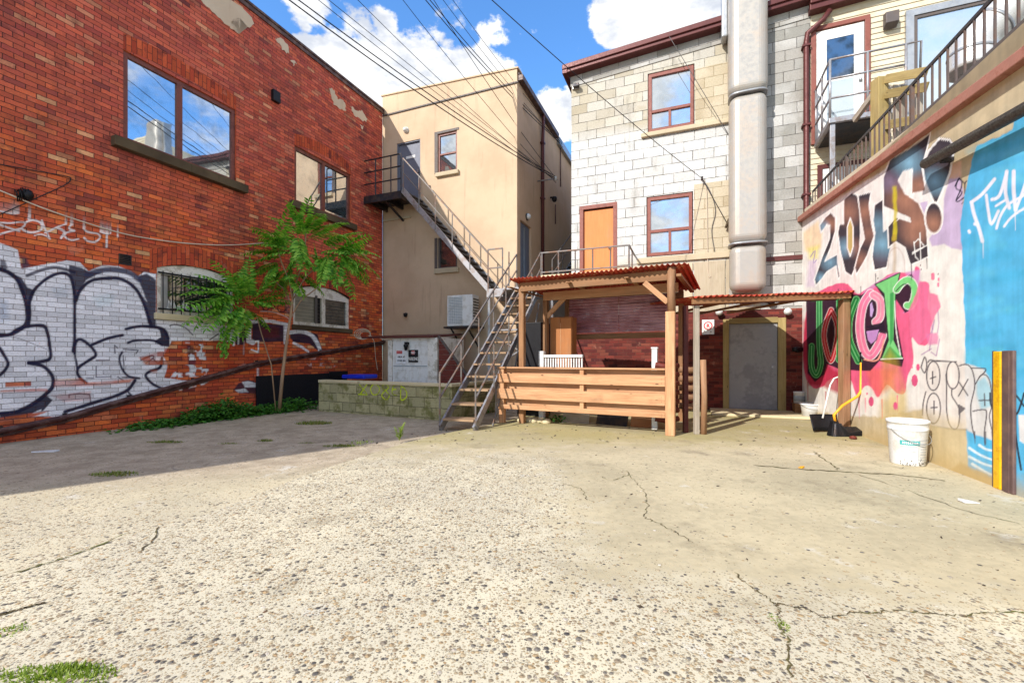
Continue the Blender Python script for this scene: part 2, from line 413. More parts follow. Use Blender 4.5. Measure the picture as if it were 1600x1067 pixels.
def m_ground(name, slab=True):
    m, t = newmat(name); v = t.n('ShaderNodeNewGeometry').outputs['Position']; s = t.sep(v)
    v2 = t.comb(s[0], s[1], 0.0)
    big = t.noise(v2, .8, 6, .62); med = t.noise(v2, 3.5, 6, .65); fine = t.noise(v2, 90, 4, .6); fl = t.noise(v2, 14, 5, .65)
    if slab:
        a = t.m('DIVIDE', t.m('SUBTRACT', s[0], .25), .7)
        b = t.m('DIVIDE', t.m('SUBTRACT', t.m('ADD', s[1], t.m('MULTIPLY', s[0], .12)), 2.35), .6)
        q = t.m('ADD', t.m('MINIMUM', a, b), t.m('MULTIPLY', t.m('SUBTRACT', med, .5), 3.0))
        far = t.m('ADD', t.m('DIVIDE', t.m('SUBTRACT', s[1], 5.2), 1.2), t.m('MULTIPLY', t.m('SUBTRACT', med, .5), 2.5))
        smooth = t.step(t.m('MAXIMUM', q, far), -.4, .7)
        expo = t.m('SUBTRACT', 1.0, t.m('MULTIPLY', smooth, .93))
    else:
        expo = t.m('MULTIPLY', t.step(s[1], 4.6, 3.2, .25, .8), t.step(med, .3, .6, .6, 1.0))
        smooth = t.m('SUBTRACT', 1.0, expo)
    # cement paste
    cr = t.mix(t.step(big, .35, .65), lin((200, 192, 170)), lin((215, 206, 180)))
    sm_ = t.mix(t.step(t.m('ADD', t.m('MULTIPLY', big, .6), t.m('MULTIPLY', fl, .4)), .38, .62), lin((174, 163, 136)), lin((200, 187, 156)))
    col = t.mix(smooth, cr, sm_)
    if not slab:
        back = t.step(t.m('ADD', s[1], t.m('MULTIPLY', s[0], -.25)), 4.9, 6.0)
        gry = t.mix(t.step(med, .35, .65), lin((162, 148, 128)), lin((192, 178, 156)))  # greyer tone puts the left area's shade into the concrete colour
        col = t.mix(back, col, gry)
    else:
        ms = t.m('MULTIPLY', t.step(t.m('ADD', s[1], t.m('MULTIPLY', t.m('SUBTRACT', med, .5), 2.2)), 5.7, 7.0), t.step(big, .3, .6, .35, .85))
        col = t.mix(ms, col, lin((156, 146, 98)))
    white = t.step(t.noise(v2, 1.7, 7, .7), .60, .68)
    col = t.mix(t.m('MULTIPLY', white, .55), col, lin((214, 211, 202)))
    stn = t.step(t.noise(v2, 1.1, 8, .72), .54, .66)
    col = t.mix(t.m('MULTIPLY', stn, .38), col, lin((128, 118, 98)))
    oil = t.step(t.noise(v2, .55, 6, .6), .60, .70)
    col = t.mix(t.m('MULTIPLY', oil, .35), col, lin((112, 104, 92)))
    bl2 = t.step(t.noise(v2, 2.6, 6, .7), .57, .66)
    expo = t.m('MULTIPLY', expo, t.m('SUBTRACT', 1.0, t.m('MULTIPLY', bl2, .6)))
    col = t.mix(t.m('MULTIPLY', t.step(fl, .57, .72), .35), col, lin((150, 138, 112)))
    h = t.m('MULTIPLY', fine, .12)
    # pebbles in three sizes
    dst = t.n('ShaderNodeVectorMath', {0: v2, 1: t.vm('SCALE', t.noise(v2, 40, 2, .5, col=True), .010)}, operation='ADD').outputs[0]
    for sc, pres, r0, mul, sd in ((88, .85, .50, .8, 9.1), (50, .80, .50, .95, 3.7), (29, .50, .42, 1.0, 0.0)):
        vo = t.vor(t.n('ShaderNodeVectorMath', {0: dst, 1: (sd, sd*2, 0)}, operation='ADD').outputs[0], sc)
        cs = t.n('ShaderNodeSeparateColor', {0: vo.outputs['Color']}).outputs
        rad = t.m('MULTIPLY', t.step(cs[1], 0, 1, .5, 1.0), r0)
        ok = t.step(cs[0], t.m('MULTIPLY', t.m('MULTIPLY', expo, t.step(med, .3, .65, .55, 1.15)), pres), t.m('ADD', t.m('MULTIPLY', t.m('MULTIPLY', expo, t.step(med, .3, .65, .55, 1.15)), pres), .01), 1.0, 0.0)
        dd = vo.outputs['Distance']
        mask = t.m('MULTIPLY', t.step(dd, t.m('MULTIPLY', rad, .85), rad, 1, 0), ok)
        pc = t.ramp(cs[2], [(0, lin((78, 76, 76))), (.14, lin((126, 120, 112))), (.28, lin((176, 150, 112))), (.45, lin((205, 196, 172))),
                            (.6, lin((150, 130, 98))), (.74, lin((112, 114, 118))), (.86, lin((190, 150, 104))), (.95, lin((222, 215, 200))), (1, lin((110, 84, 66)))])
        rim = t.m('MULTIPLY', t.step(dd, t.m('MULTIPLY', rad, 1.25), rad, 0, 1), ok)
        col = t.mix(t.m('MULTIPLY', rim, .6*mul), col, lin((104, 90, 66)))
        col = t.mix(t.m('MULTIPLY', mask, mul), col, pc)
        dome = t.m('MULTIPLY', t.step(dd, 0.0, rad, 1, 0), ok)
        h = t.m('ADD', h, t.m('MULTIPLY', dome, 9.0/sc*mul))
    # pits
    pv = t.vor(v2, 55); pit = t.m('MULTIPLY', t.step(pv.outputs['Distance'], .05, .12, 1, 0), t.step(t.n('ShaderNodeSeparateColor', {0: pv.outputs['Color']}).outputs[1], .80, .82))
    col = t.mix(t.m('MULTIPLY', pit, .7), col, lin((110, 98, 76))); h = t.m('SUBTRACT', h, t.m('MULTIPLY', pit, .3))
    finish(t, col, .88, 0, t.bump(h, .8, .018), .2)
    return m
M = {}
RED = [(140, 66, 56), (220, 102, 54), (232, 122, 62), (204, 88, 54), (186, 78, 56), (220, 116, 66), (198, 84, 54), (214, 102, 60), (200, 92, 60), (226, 128, 72), (192, 80, 54), (236, 182, 130)]
REDHI = [(144, 72, 68), (204, 98, 72), (192, 88, 70), (208, 106, 76), (168, 76, 68), (202, 106, 82), (184, 84, 70), (198, 98, 74), (174, 80, 68), (216, 150, 112)]
M['brick'] = m_brick('red_brick_painted', RED, paint=True, hi=REDHI, mortar=(84, 52, 48), stain=(84, 40, 44), stainamt=.5)
M['arch'] = m_brick('arch_brick', [(170, 68, 46), (190, 82, 50), (202, 94, 58)], wd=.26, ht=.083, rot=False, mortar=(96, 56, 50), seed=4.0)
M['brick2'] = m_brick('dark_brick', [(78, 34, 34), (106, 44, 38), (124, 56, 46), (90, 38, 36), (134, 72, 58)], wd=.22, ht=.075, mortar=(112, 72, 62), stain=(70, 34, 36), stainamt=.55, seed=2.0)
M['orange_brick'] = m_brick('far_brick', [(190, 110, 60), (210, 130, 80)], mortar=(170, 150, 130), seed=3.0)
M['block'] = m_block('block_painted', ((188, 188, 186), (206, 206, 204)), ((166, 156, 136), (186, 178, 160)), wz=(3.3, 6.6), mortar=(82, 78, 70), dirt=True, cover=.50)
M['blockg'] = m_block('block_grey', ((168, 166, 162), (184, 182, 178)), ((142, 140, 134), (158, 154, 148)), mortar=(92, 88, 84), dirt=True, seed=5.0, cover=.45)
M['blocktan'] = m_block('block_infill', ((180, 168, 144), (190, 178, 156)), ((164, 150, 126), (176, 162, 136)), mortar=(150, 134, 106), seed=8.0, wd=.40)
M['blockmoss'] = m_block('block_mossy', ((160, 154, 118), (180, 172, 132)), ((134, 128, 94), (152, 146, 108)), wd=.42, ht=.2, mortar=(92, 88, 66), moss=(96, 98, 36), seed=6.0)
M['stucco'] = m_stucco('beige_stucco', (188, 163, 136), (200, 176, 148), (150, 126, 106), .4)
M['stucco2'] = m_stucco('beige_side_stucco', (194, 162, 132), (204, 172, 144), (160, 136, 108), .4)
M['mural'] = m_stucco('mural_render', (200, 182, 148), (210, 194, 162), (180, 158, 120), .25, paint=True, fine_b=.3)
M['cement'] = m_stucco('cement_trim', (200, 186, 150), (212, 198, 164), (140, 126, 96), .6)
M['sill'] = m_stucco('mossy_sill', (74, 62, 48), (100, 86, 66), (54, 56, 34), .6)
M['sill2'] = m_stucco('stone_sill', (178, 164, 138), (190, 176, 150), (150, 130, 98), .4)
M['plaster'] = m_stucco('plaster_remnant', (196, 176, 152), (206, 188, 164), (160, 130, 110), .4)
M['ply'] = m_wood('tan_panel', (184, 170, 144), (194, 180, 156), (156, 138, 112), knots=False)
M['pine'] = m_wood('new_pine', (180, 132, 94), (200, 156, 116), (124, 78, 50))
M['pinedk'] = m_wood('old_pine', (132, 94, 62), (156, 114, 78), (84, 56, 36))
M['post'] = m_wood('weathered_post', (134, 98, 70), (160, 122, 92), (86, 62, 46), grey=.2)
M['greywood'] = m_wood('grey_wood', (150, 140, 126), (178, 166, 150), (96, 86, 76), grey=.2)
M['treated'] = m_wood('treated_timber', (150, 130, 82), (168, 148, 98), (106, 88, 54))
M['cabinet'] = m_wood('brown_board', (156, 100, 56), (166, 108, 62), (134, 84, 46), knots=False)
M['orange_door'] = m_wood('orange_door_wood', (196, 122, 70), (204, 130, 76), (176, 104, 56), knots=False)
M['brown_frame'] = m_plain('brown_frame', (122, 66, 54), .45, dirt=(80, 42, 36))
M['red_frame'] = m_plain('terracotta_frame', (136, 78, 66), .5, dirt=(106, 60, 50))
M['white'] = m_plain('white_paint', (222, 222, 220), .45, dirt=(170, 164, 150), dirtamt=.25, var=.05)
M['white_frame'] = m_plain('white_frame', (230, 226, 218), .5, dirt=(150, 140, 120))
M['black'] = m_plain('black_metal', (26, 26, 30), .45, metal=.3)
M['blackwood'] = m_plain('black_board', (16, 17, 26), .7)
M['steel'] = m_plain('grey_steel', (158, 158, 162), .42, metal=.45, dirt=(110, 86, 66), dirtamt=.3)
M['steeldk'] = m_plain('dark_steel', (48, 48, 54), .45, metal=.4, dirt=(80, 64, 54))
M['rail'] = m_plain('rail_steel', (116, 112, 110), .5, metal=.3, dirt=(120, 84, 60), dirtamt=.4)
M['railrust'] = m_plain('rusty_rail', (96, 84, 80), .6, metal=.2, dirt=(104, 80, 68), dirtamt=.5)
M['tread'] = m_plain('tread', (70, 68, 68), .7, metal=.2)
M['treadwood'] = m_wood('tread_wood', (140, 112, 86), (166, 138, 108), (90, 70, 54), knots=False)
M['greydoor'] = m_plain('grey_door', (104, 108, 122), .5, var=.06)
M['greydoor2'] = m_plain('scuffed_grey_door', (150, 150, 154), .55, var=.08, dirt=(120, 120, 126), sc=2)
M['maroon'] = m_plain('maroon_metal', (92, 46, 44), .45, metal=.2, dirt=(78, 38, 36))
M['pipe'] = m_plain('pipe_paint', (74, 44, 44), .5, dirt=(120, 96, 90), dirtamt=.3)
M['cap'] = m_plain('roof_cap', (78, 56, 52), .5, dirt=(120, 96, 84))
M['darkpipe'] = m_plain('dark_pipe', (70, 64, 54), .45, metal=.2, dirt=(40, 36, 32))
M['fascia'] = m_plain('pink_fascia', (172, 118, 102), .6, dirt=(140, 84, 66))
M['greyband'] = m_plain('grey_band', (92, 84, 82), .6, dirt=(90, 78, 70))
M['duct'] = m_plain('duct_pale', (168, 163, 155), .40, metal=.25, var=.06, dirt=(168, 144, 122), dirtamt=.16, sc=1.6)
M['ductsilver'] = m_plain('duct_silver', (206, 204, 200), .35, metal=.4, var=.08)
M['tin'] = m_plain('galvanised', (160, 162, 164), .4, metal=.5)
M['siding'] = m_plain('cream_siding', (204, 194, 170), .6, var=.06, dirt=(186, 160, 120), dirtamt=.2, sc=2)
M['redsiding'] = m_plain('red_siding', (112, 48, 38), .65, dirt=(80, 34, 28))
M['wire'] = m_plain('cable', (34, 34, 38), .6)
M['wire_l'] = m_plain('pale_cable', (206, 190, 170), .6)
M['wire_g'] = m_plain('grey_cable', (90, 86, 84), .6)
M['plastic'] = m_plain('white_plastic', (226, 228, 232), .35, var=.04, dirt=(180, 168, 140), dirtamt=.2)
M['green_print'] = m_plain('teal_print', (70, 160, 160), .5)
M['grey_print'] = m_plain('grey_print', (150, 160, 168), .5)
M['yellow'] = m_plain('yellow_paint', (232, 182, 20), .5, dirt=(180, 120, 20), dirtamt=.3)
M['orange_plastic'] = m_plain('orange_handle', (236, 164, 40), .4)
M['brownpost'] = m_plain('brown_post_paint', (98, 78, 76), .6, dirt=(120, 96, 84), dirtamt=.3)
M['bluetarp'] = m_plain('blue_tarp', (16, 44, 190), .4)
M['red'] = m_plain('red_paint', (196, 32, 40), .5)
M['redlt'] = m_plain('red_soft', (190, 92, 92), .6)
M['blackpaint'] = m_plain('black_print', (22, 20, 24), .6)
M['soil'] = m_plain('debris', (60, 50, 40), .95, dirt=(120, 110, 96), sc=3)
M['crack'] = m_plain('crack', (92, 80, 54), .95, var=.4, dirt=(100, 112, 50), sc=2)
M['lime'] = m_plain('lime_spray', (196, 214, 30), .7, dirt=(120, 124, 50), dirtamt=.5)
M['glass'] = m_glass('window_glass', refl=.62)
M['glassmid'] = m_glass('hazy_glass', (.20, .23, .25), .45)
M['glassdk'] = m_glass('dark_glass', (.015, .02, .02), .22)
M['glasslt'] = m_glass('pale_glass', (.35, .42, .46), .35)
M['blind'] = m_plain('window_blind', (196, 192, 180), .7)
M['curtain'] = m_plain('curtain', (150, 146, 130), .8)
M['leaf'] = m_leaf('tree_leaf', [(50, 104, 26), (84, 148, 38), (120, 180, 56), (166, 208, 84)])
M['leafy'] = m_leaf('young_leaf', [(96, 126, 44), (128, 150, 50), (160, 176, 84)])
M['weed'] = m_leaf('weed_leaf', [(26, 70, 20), (46, 104, 26), (84, 140, 40)], .25)
M['grass'] = m_leaf('grass_blade', [(64, 92, 30), (104, 126, 46), (136, 146, 66), (166, 150, 96)], .3)
M['bark'] = m_wood('bark', (150, 120, 96), (176, 146, 116), (104, 84, 66), knots=False)
M['ground'] = m_ground('yard_concrete', False)
M['slab'] = m_ground('pebble_concrete', True)
def m_rustsheet():
    m, t = newmat('red_corrugated'); o = obn(t)
    n1 = t.noise(o, 1.5, 6, .65); n2 = t.noise(o, 9, 5, .65)
    col = t.mix(t.step(n1, .35, .65), lin((150, 48, 34)), lin((182, 66, 42)))
    col = t.mix(t.m('MULTIPLY', t.step(n2, .52, .66), .55), col, lin((206, 158, 108)))
    col = t.mix(t.m('MULTIPLY', t.step(n2, .42, .3), .5), col, lin((84, 30, 28)))
    finish(t, col, .7, .05, t.bump(n2, .3, .005)); return m
M['rustsheet'] = m_rustsheet()
def m_poly():
    m, t = newmat('maroon_polycarbonate'); v = obn(t)
    n1 = t.noise(v, 1.4, 5, .6); st = t.noise(t.scl(v, (.6, .6, 9)), 1.6, 5, .65)
    col = t.mix(t.step(n1, .35, .65), lin((156, 102, 110)), lin((196, 156, 166)))
    col = t.mix(t.m('MULTIPLY', t.step(st, .5, .66), .5), col, lin((70, 44, 54)))
    col = t.mix(t.m('MULTIPLY', t.step(t.noise(v, 6, 5), .6, .7), .4), col, lin((210, 206, 216)))
    finish(t, col, .25, 0, None, .6); return m
M['poly'] = m_poly()
# ------------------------------------------------------------------ spray paint on the walls
def vnoise(x, y, seed=0):
    xi = np.floor(x).astype(int); yi = np.floor(y).astype(int); fx = x-xi; fy = y-yi
    fx = fx*fx*(3-2*fx); fy = fy*fy*(3-2*fy)
    def h(a, b):
        n = (a*374761393+b*668265263+seed*1442695041) & 0x7fffffff
        n = ((n ^ (n >> 13))*1274126177) & 0x7fffffff
        return (n ^ (n >> 16)) % 10007/10007.0
    return (h(xi, yi)*(1-fx)+h(xi+1, yi)*fx)*(1-fy)+(h(xi, yi+1)*(1-fx)+h(xi+1, yi+1)*fx)*fy
class Paint:
    """colours for the vertices of one wall; strokes are traced in image pixels, projected from the camera"""
    def __init__(s, fr, U, Z):
        s.U, s.Z = U, Z
        X = fr.o[0]+fr.d[0]*U; Y = np.maximum(fr.o[1]+fr.d[1]*U, .5)
        s.x = 800+FPX*X/Y; s.y = HZ-(Z-CH)*FPX/Y; s.x[fr.o[1]+fr.d[1]*U < 1.0] = -9999  # wall vertices as image pixels seen from the camera; stroke widths are pixels too
        s.c = np.zeros((len(U), 3)); s.a = np.zeros(len(U))
        s.n1 = vnoise(U*9, Z*9, 1)*.6+vnoise(U*23, Z*23, 2)*.4-.5
        s.n2 = vnoise(U*2.2, Z*2.2, 3)*.6+vnoise(U*6, Z*6, 4)*.4
        s.br = vnoise(np.floor(U/.235+.5*(np.floor(Z/.083) % 2))*3.7, np.floor(Z/.083)*5.1, 5)   # per brick
    def put(s, idx, col, al):
        col = np.array(lin(col)); al = np.clip(al, 0, 1)
        a0 = s.a[idx]; an = al+a0*(1-al)
        w_ = np.where(an > 1e-5, al/np.maximum(an, 1e-5), 0)[:, None]
        s.c[idx] = s.c[idx]*(1-w_)+col*w_; s.a[idx] = an
    def segd(s, pts, idx, px, py):
        best = np.full(len(idx), 1e9); tt = np.zeros(len(idx))
        n = len(pts)-1
        for k in range(n):
            ax, ay = pts[k][:2]; bx, by = pts[k+1][:2]; vx, vy = bx-ax, by-ay; L = vx*vx+vy*vy+1e-9
            t = np.clip(((px-ax)*vx+(py-ay)*vy)/L, 0, 1)
            d = np.hypot(px-ax-vx*t, py-ay-vy*t); q = d < best
            best[q] = d[q]; tt[q] = (k+t[q])/n
        return best, tt
    def stroke(s, pts, wd, col, al=1.0, soft=.8, smooth=True, jit=0.0, closed=False):
        if closed: pts = list(pts)+[pts[0]]
        if smooth and len(pts) > 2: pts = catmull([p[:2] for p in pts], 5)
        xs = [p[0] for p in pts]; ys = [p[1] for p in pts]; m = (wd if np.isscalar(wd) else max(wd))+soft+2
        idx = np.nonzero((s.x > min(xs)-m) & (s.x < max(xs)+m) & (s.y > min(ys)-m) & (s.y < max(ys)+m))[0]
        if not len(idx): return
        d, t = s.segd(pts, idx, s.x[idx], s.y[idx]); d = d+s.n1[idx]*jit
        w_ = wd/2 if np.isscalar(wd) else (wd[0]+(wd[1]-wd[0])*t)/2
        s.put(idx, col, al*np.clip((w_+soft/2-d)/soft, 0, 1))
    def inside(s, poly, px, py):
        ins = np.zeros(len(px), bool); n = len(poly)
        for i in range(n):
            x1, y1 = poly[i]; x2, y2 = poly[(i+1) % n]
            if y1 == y2: continue
            c = ((y1 > py) != (y2 > py)) & (px < (x2-x1)*(py-y1)/(y2-y1)+x1); ins ^= c
        return ins
    def fill(s, poly, col, al=1.0, soft=1.0, smooth=False, jit=0.0, outline=None, tex=None, erase=False):
        if smooth: poly = catmull(list(poly)+[poly[0]], 5)[:-1]
        poly = [tuple(p[:2]) for p in poly]
        xs = [p[0] for p in poly]; ys = [p[1] for p in poly]; m = soft+jit+2+(outline[0] if outline else 0)
        idx = np.nonzero((s.x > min(xs)-m) & (s.x < max(xs)+m) & (s.y > min(ys)-m) & (s.y < max(ys)+m))[0]
        if not len(idx): return
        px, py = s.x[idx], s.y[idx]; d, _ = s.segd(poly+[poly[0]], idx, px, py)
        sd = np.where(s.inside(poly, px, py), -d, d)+s.n1[idx]*jit
        k = np.clip((soft/2-sd)/soft, 0, 1)*al
        if tex: k = k*tex(idx)
        if erase: s.a[idx] *= (1-k)
        else: s.put(idx, col, k)
        if outline: s.put(idx, outline[1], np.clip((outline[0]/2+.4-np.abs(sd))/.8, 0, 1))
    def glow(s, poly, x, y, r, col, al):
        """soft sprayed highlight kept inside a letter"""
        idx = np.nonzero((np.hypot(s.x-x, (s.y-y)) < r))[0]
        if not len(idx): return
        k = (1-np.hypot(s.x[idx]-x, s.y[idx]-y)/r)**1.0*al
        if poly: k = k*s.inside([tuple(p) for p in poly], s.x[idx], s.y[idx])
        s.put(idx, col, k)

def wall(name, fr, us, zs, holes, mat, parent=None, paint=None, reveal=.12, ztop=None):
    """wall face cut into cells, openings left out, reveals going in"""
    us = sorted(set([round(x, 4) for x in us]+[round(h[k], 4) for h in holes for k in (0, 1)]))
    zs = sorted(set([round(x, 4) for x in zs]+[round(h[k], 4) for h in holes for k in (2, 3)]))
    U, Z = np.meshgrid(np.array(us), np.array(zs)); nu, nz = len(us), len(zs)
    Uf, Zf = U.ravel(), Z.ravel().copy()
    if ztop:
        top = np.abs(Zf-zs[-1]) < 1e-6; Zf[top] = ztop[0]+ztop[1]*Uf[top]
    co = np.stack([fr.o[0]+fr.d[0]*Uf, fr.o[1]+fr.d[1]*Uf, Zf], 1)
    mu = (U[:-1, :-1]+U[1:, 1:])/2; mz = (Z[:-1, :-1]+Z[1:, 1:])/2
    keep = np.ones(mu.shape, bool)
    for h in holes: keep &= ~((mu > h[0]) & (mu < h[1]) & (mz > h[2]) & (mz < h[3]))
    j, i = np.nonzero(keep); a = j*nu+i
    flip = Vector((fr.d[0], fr.d[1], 0)).cross(Vector((0, 0, 1))).dot(Vector((fr.n[0], fr.n[1], 0))) < 0
    faces = np.stack([a, a+1, a+nu+1, a+nu], 1)
    if flip: faces = faces[:, ::-1]
    vlist = co.tolist(); flist = faces.tolist(); extra_uv = []
    for h in holes:
        u0, u1, z0, z1 = h[:4]; rv = h[4] if len(h) > 4 else reveal
        for (p, q) in (((u0, z0), (u1, z0)), ((u1, z0), (u1, z1)), ((u1, z1), (u0, z1)), ((u0, z1), (u0, z0))):
            b = len(vlist)
            for (uu, zz, oo) in ((*p, 0), (*q, 0), (*q, -rv), (*p, -rv)): vlist.append(list(fr.w(uu, zz, oo)))
            flist.append([b, b+1, b+2, b+3] if not flip else [b+3, b+2, b+1, b])
            q4 = [(p[0]+p[1], 0), (q[0]+q[1], 0), (q[0]+q[1], rv), (p[0]+p[1], rv)]
            extra_uv.append(q4 if not flip else q4[::-1])
    Mx = WM[parent.name] if parent is not None else Matrix.Translation(fr.w(us[0], zs[0]))
    Mi = np.array(Mx.inverted()); V = np.array(vlist); V = V@Mi[:3, :3].T+Mi[:3, 3]
    me = bpy.data.meshes.new(name); me.from_pydata(V.tolist(), [], flist)
    uvl = me.uv_layers.new(name='UVMap'); li = np.zeros(len(me.loops), int); me.loops.foreach_get('vertex_index', li)
    nb = len(faces)*4; base_uv = np.stack([Uf[li[:nb]], Zf[li[:nb]]], 1)
    ex = np.array(extra_uv).reshape(-1, 2) if extra_uv else np.zeros((0, 2))
    uvl.data.foreach_set('uv', np.concatenate([base_uv, ex]).ravel())
    if paint:
        P = Paint(fr, Uf.copy(), Zf.copy()); paint(P)
        ca = me.color_attributes.new('Paint', 'FLOAT_COLOR', 'POINT')
        full = np.zeros((len(V), 4)); full[:len(Uf), :3] = P.c; full[:len(Uf), 3] = P.a
        ca.data.foreach_set('color', full.ravel())
    me.materials.append(mat)
    o = bpy.data.objects.new(name, me); COL.objects.link(o)
    if parent is not None: o.parent = parent
    else: o.location = Mx.translation
    WM[o.name] = Mx; return o

def zA(pts, ox, oy, sc): return [(ox+x/sc, oy+y/sc) for x, y in pts]
def paint_left(P):
    W_, NV, GY = (236, 238, 246), (34, 34, 62), (150, 156, 178)
    zl = lambda *p: zA(p, 0, 370, 5.926)
    zb = lambda *p: zA(p, 0, 510, 5.926)
    zc = lambda *p: zA(p, 230, 440, 4.848)
    P.fill([(-190,352),(-120,360),(-60,372),(0,380),(28,390),(33,420),(60,415),(105,407),(125,410),(138,424),(160,414),(185,416),(205,424),(215,432),(225,425),(244,428),
            (244,497),(300,503),(345,505),(367,515),(366,536),(345,532),(300,532),(268,533),(262,545),(255,556),(262,568),(257,590),(300,596),(278,606),(200,624),(100,652),(60,650),(-60,670),(-150,672),(-215,560),(-225,430)],
           W_, .97, 1.5, jit=1.5)
    # greyish clouds in the white
    P.fill(zl((480,470),(610,460),(640,540),(520,560)), (170,186,206), .35, 9)
    P.fill(zl((0,590),(60,600),(80,760),(0,780)), (150,176,210), .45, 10)
    P.fill(zl((860,560),(1040,520),(1060,620),(900,640)), (170,200,210), .35, 9)
    # navy between the letters
    P.fill(zl((0,295),(90,330),(200,380),(255,470),(330,500),(285,600),(270,720),(240,720),(235,620),(200,500),(150,400),(60,340),(0,320)), NV, .95, 1.6, jit=1)
    P.fill(zl((640,260),(760,290),(830,330),(960,330),(900,350),(800,400),(720,520),(690,580),(670,480),(665,380),(640,330)), NV, .92, 1.6, jit=1)
    P.fill(zl((1270,370),(1360,340),(1445,400),(1445,720),(1440,830),(1370,800),(1340,640),(1290,520),(1360,600),(1300,440)), NV, .93, 2, jit=1.5)
    P.stroke(zl((250,360),(380,310),(500,285),(600,300),(690,330)), 5, NV, .85, 2)
    P.stroke(zl((800,350),(950,310),(1100,310),(1210,340),(1290,400)), 8, (60,64,96), .9, 3)
    P.fill(zl((0,200),(50,220),(70,290),(20,330),(0,300)), NV, .8, 3)
    P.fill(zl((195,180),(250,200),(275,270),(210,300)), (60,58,80), .8, 4)
    # outlines
    def L(pts, w=5.5):
        P.stroke(pts, w*1.1, (70,72,104), .35, w*1.3, jit=2); P.stroke(pts, w, NV, .98, 1.2, jit=.9)
    L(zl((0,300),(90,335),(160,400),(205,500),(240,620),(255,740),(230,820),(150,880),(60,910),(-120,900),(-420,760),(-600,500)), 6)
    L(zl((265,830),(275,720),(275,600),(320,490),(430,390),(540,340),(620,345),(665,400),(690,560),(690,760),(690,960),(675,1060)), 5)
    L(zl((705,590),(740,500),(820,420),(920,390),(1080,385),(1180,420),(1270,500),(1330,620),(1380,760),(1400,830)), 5)
    L(zl((1165,855),(1280,830),(1430,835),(1520,860),(1560,940)), 4.5)
    L(zl((1135,910),(1000,940),(850,1000)), 4.5)
    P.fill(zl((1430,830),(1520,850),(1570,930),(1570,1020),(1500,1010),(1420,970),(1490,930),(1480,870)), NV, .97, 1)
    L(zl((1185,980),(1260,960),(1420,960),(1500,1000)), 3.5)
    L(zb((690,250),(700,150),(740,120),(800,150),(870,220),(885,270),(830,310),(740,370),(715,420),(745,480),(800,520)), 4.5)
    L(zb((690,250),(705,320),(715,400)), 3)
    L(zb((0,80),(90,75),(160,30),(250,0),(400,-5),(440,60),(460,180),(465,290),(390,325),(265,335)), 5.5)
    L(zb((265,340),(380,360),(450,410),(490,480),(485,560),(430,620),(330,700),(200,770),(90,800),(-160,790),(-600,640)), 6)
    P.fill(zb((490,570),(430,640),(490,680),(400,780),(200,845),(0,850),(0,790),(200,770),(330,700),(430,620)), NV, .95, 1.2, jit=1)
    P.fill(zb((385,765),(370,810),(260,835),(320,790)), W_, .9, 1)
    L(zb((-5,200),(40,270),(75,340),(50,400),(0,450)), 5)
    P.stroke(zb((100,95),(200,120),(330,170),(440,215)), 1, (60,60,80), .8, .8)
    L(zb((1130,240),(1105,300),(1130,390),(1190,460),(1290,480)), 3.4)
    L(zb((1500,290),(1480,380),(1380,420),(1350,460),(1400,520),(1480,565),(1600,590)), 4)
    L(zb((1250,500),(1180,590),(1050,650),(900,695),(760,740),(600,790)), 5)
    L(zb((1180,600),(1220,640),(1265,660)), 2.5)
    L(zb((1310,310),(1400,270),(1420,290),(1350,340)), 2); L(zb((1420,300),(1460,340),(1490,320)), 2)
    for q in (((1065,250),(1060,175),(1090,200)), ((1140,210),(1280,220),(1260,250)), ((1140,270),(1150,400)), ((890,470),(1030,465)), ((890,370),(890,470)), ((890,315),(1010,312)), ((800,480),(860,478)), ((1090,465),(1140,500)), ((640,660),(640,630),(740,620),(830,630),(840,700)), ((1130,470),(1240,475))):
        P.stroke(zb(*q), 1.8, NV, .85, .8, smooth=False)
    # peeled brick
    pe = lambda idx: (P.br[idx] > .35)*.9
    P.fill(zb((50,515),(290,505),(290,550),(50,560)), W_, .95, .8, erase=True)
    P.fill(zb((0,560),(300,570),(470,580),(480,600),(0,610)), W_, .75, 3, erase=True, tex=pe)
    P.fill(zb((510,490),(760,480),(800,520),(1240,485),(1200,520),(930,545),(500,560)), W_, .75, 3, erase=True, tex=lambda i: np.clip((P.n2[i]-.25)*3, 0, 1))
    P.fill(zb((480,640),(840,600),(840,680),(600,700)), W_, .45, 4, erase=True, tex=pe)
    P.fill(zb((-1200,900),(-50,850),(460,780),(200,880),(-50,960),(-1200,1100)), W_, .95, 2, erase=True)
    P.fill(zb((1290,290),(1600,180),(1640,420),(1420,440)), W_, .8, 4, erase=True, tex=lambda i: np.clip((P.br[i]-.42)*8, 0, 1))
    # flaky whites further along
    fl = lambda idx: np.clip((P.n1[idx]+.5-.44)*9, 0, 1)*(P.br[idx] > .3)
    P.fill(zc((290,460),(420,470),(450,600),(470,700),(560,690),(430,780),(230,830),(130,800),(200,690),(290,640)), W_, .95, 2, tex=fl)
    P.fill(zc((300,480),(350,490),(370,620),(310,640)), NV, .7, 2, tex=lambda i: 1-fl(i))
    P.fill(zc((560,480),(700,470),(850,560),(880,700),(600,680)), (150,40,26), .35, 4)
    P.fill(zc((660,380),(740,330),(760,440),(730,480),(670,480)), NV, .95, 1.2)
    P.fill(zc((795,310),(1040,330),(1040,450),(900,460),(795,450)), NV, .93, 1.4, jit=1.0)
    P.fill(zc((850,350),(1000,345),(1000,420),(880,430)), (110,34,30), .55, 5)
    P.stroke(zc((690,470),(700,340),(740,300)), 3, W_, .95, 1, jit=1); P.stroke(zc((770,300),(770,450),(800,460)), 8, W_, .95, 1, smooth=False, jit=1)
    P.stroke(zc((800,305),(930,300),(1060,325)), 5, W_, .95, 1, jit=1)
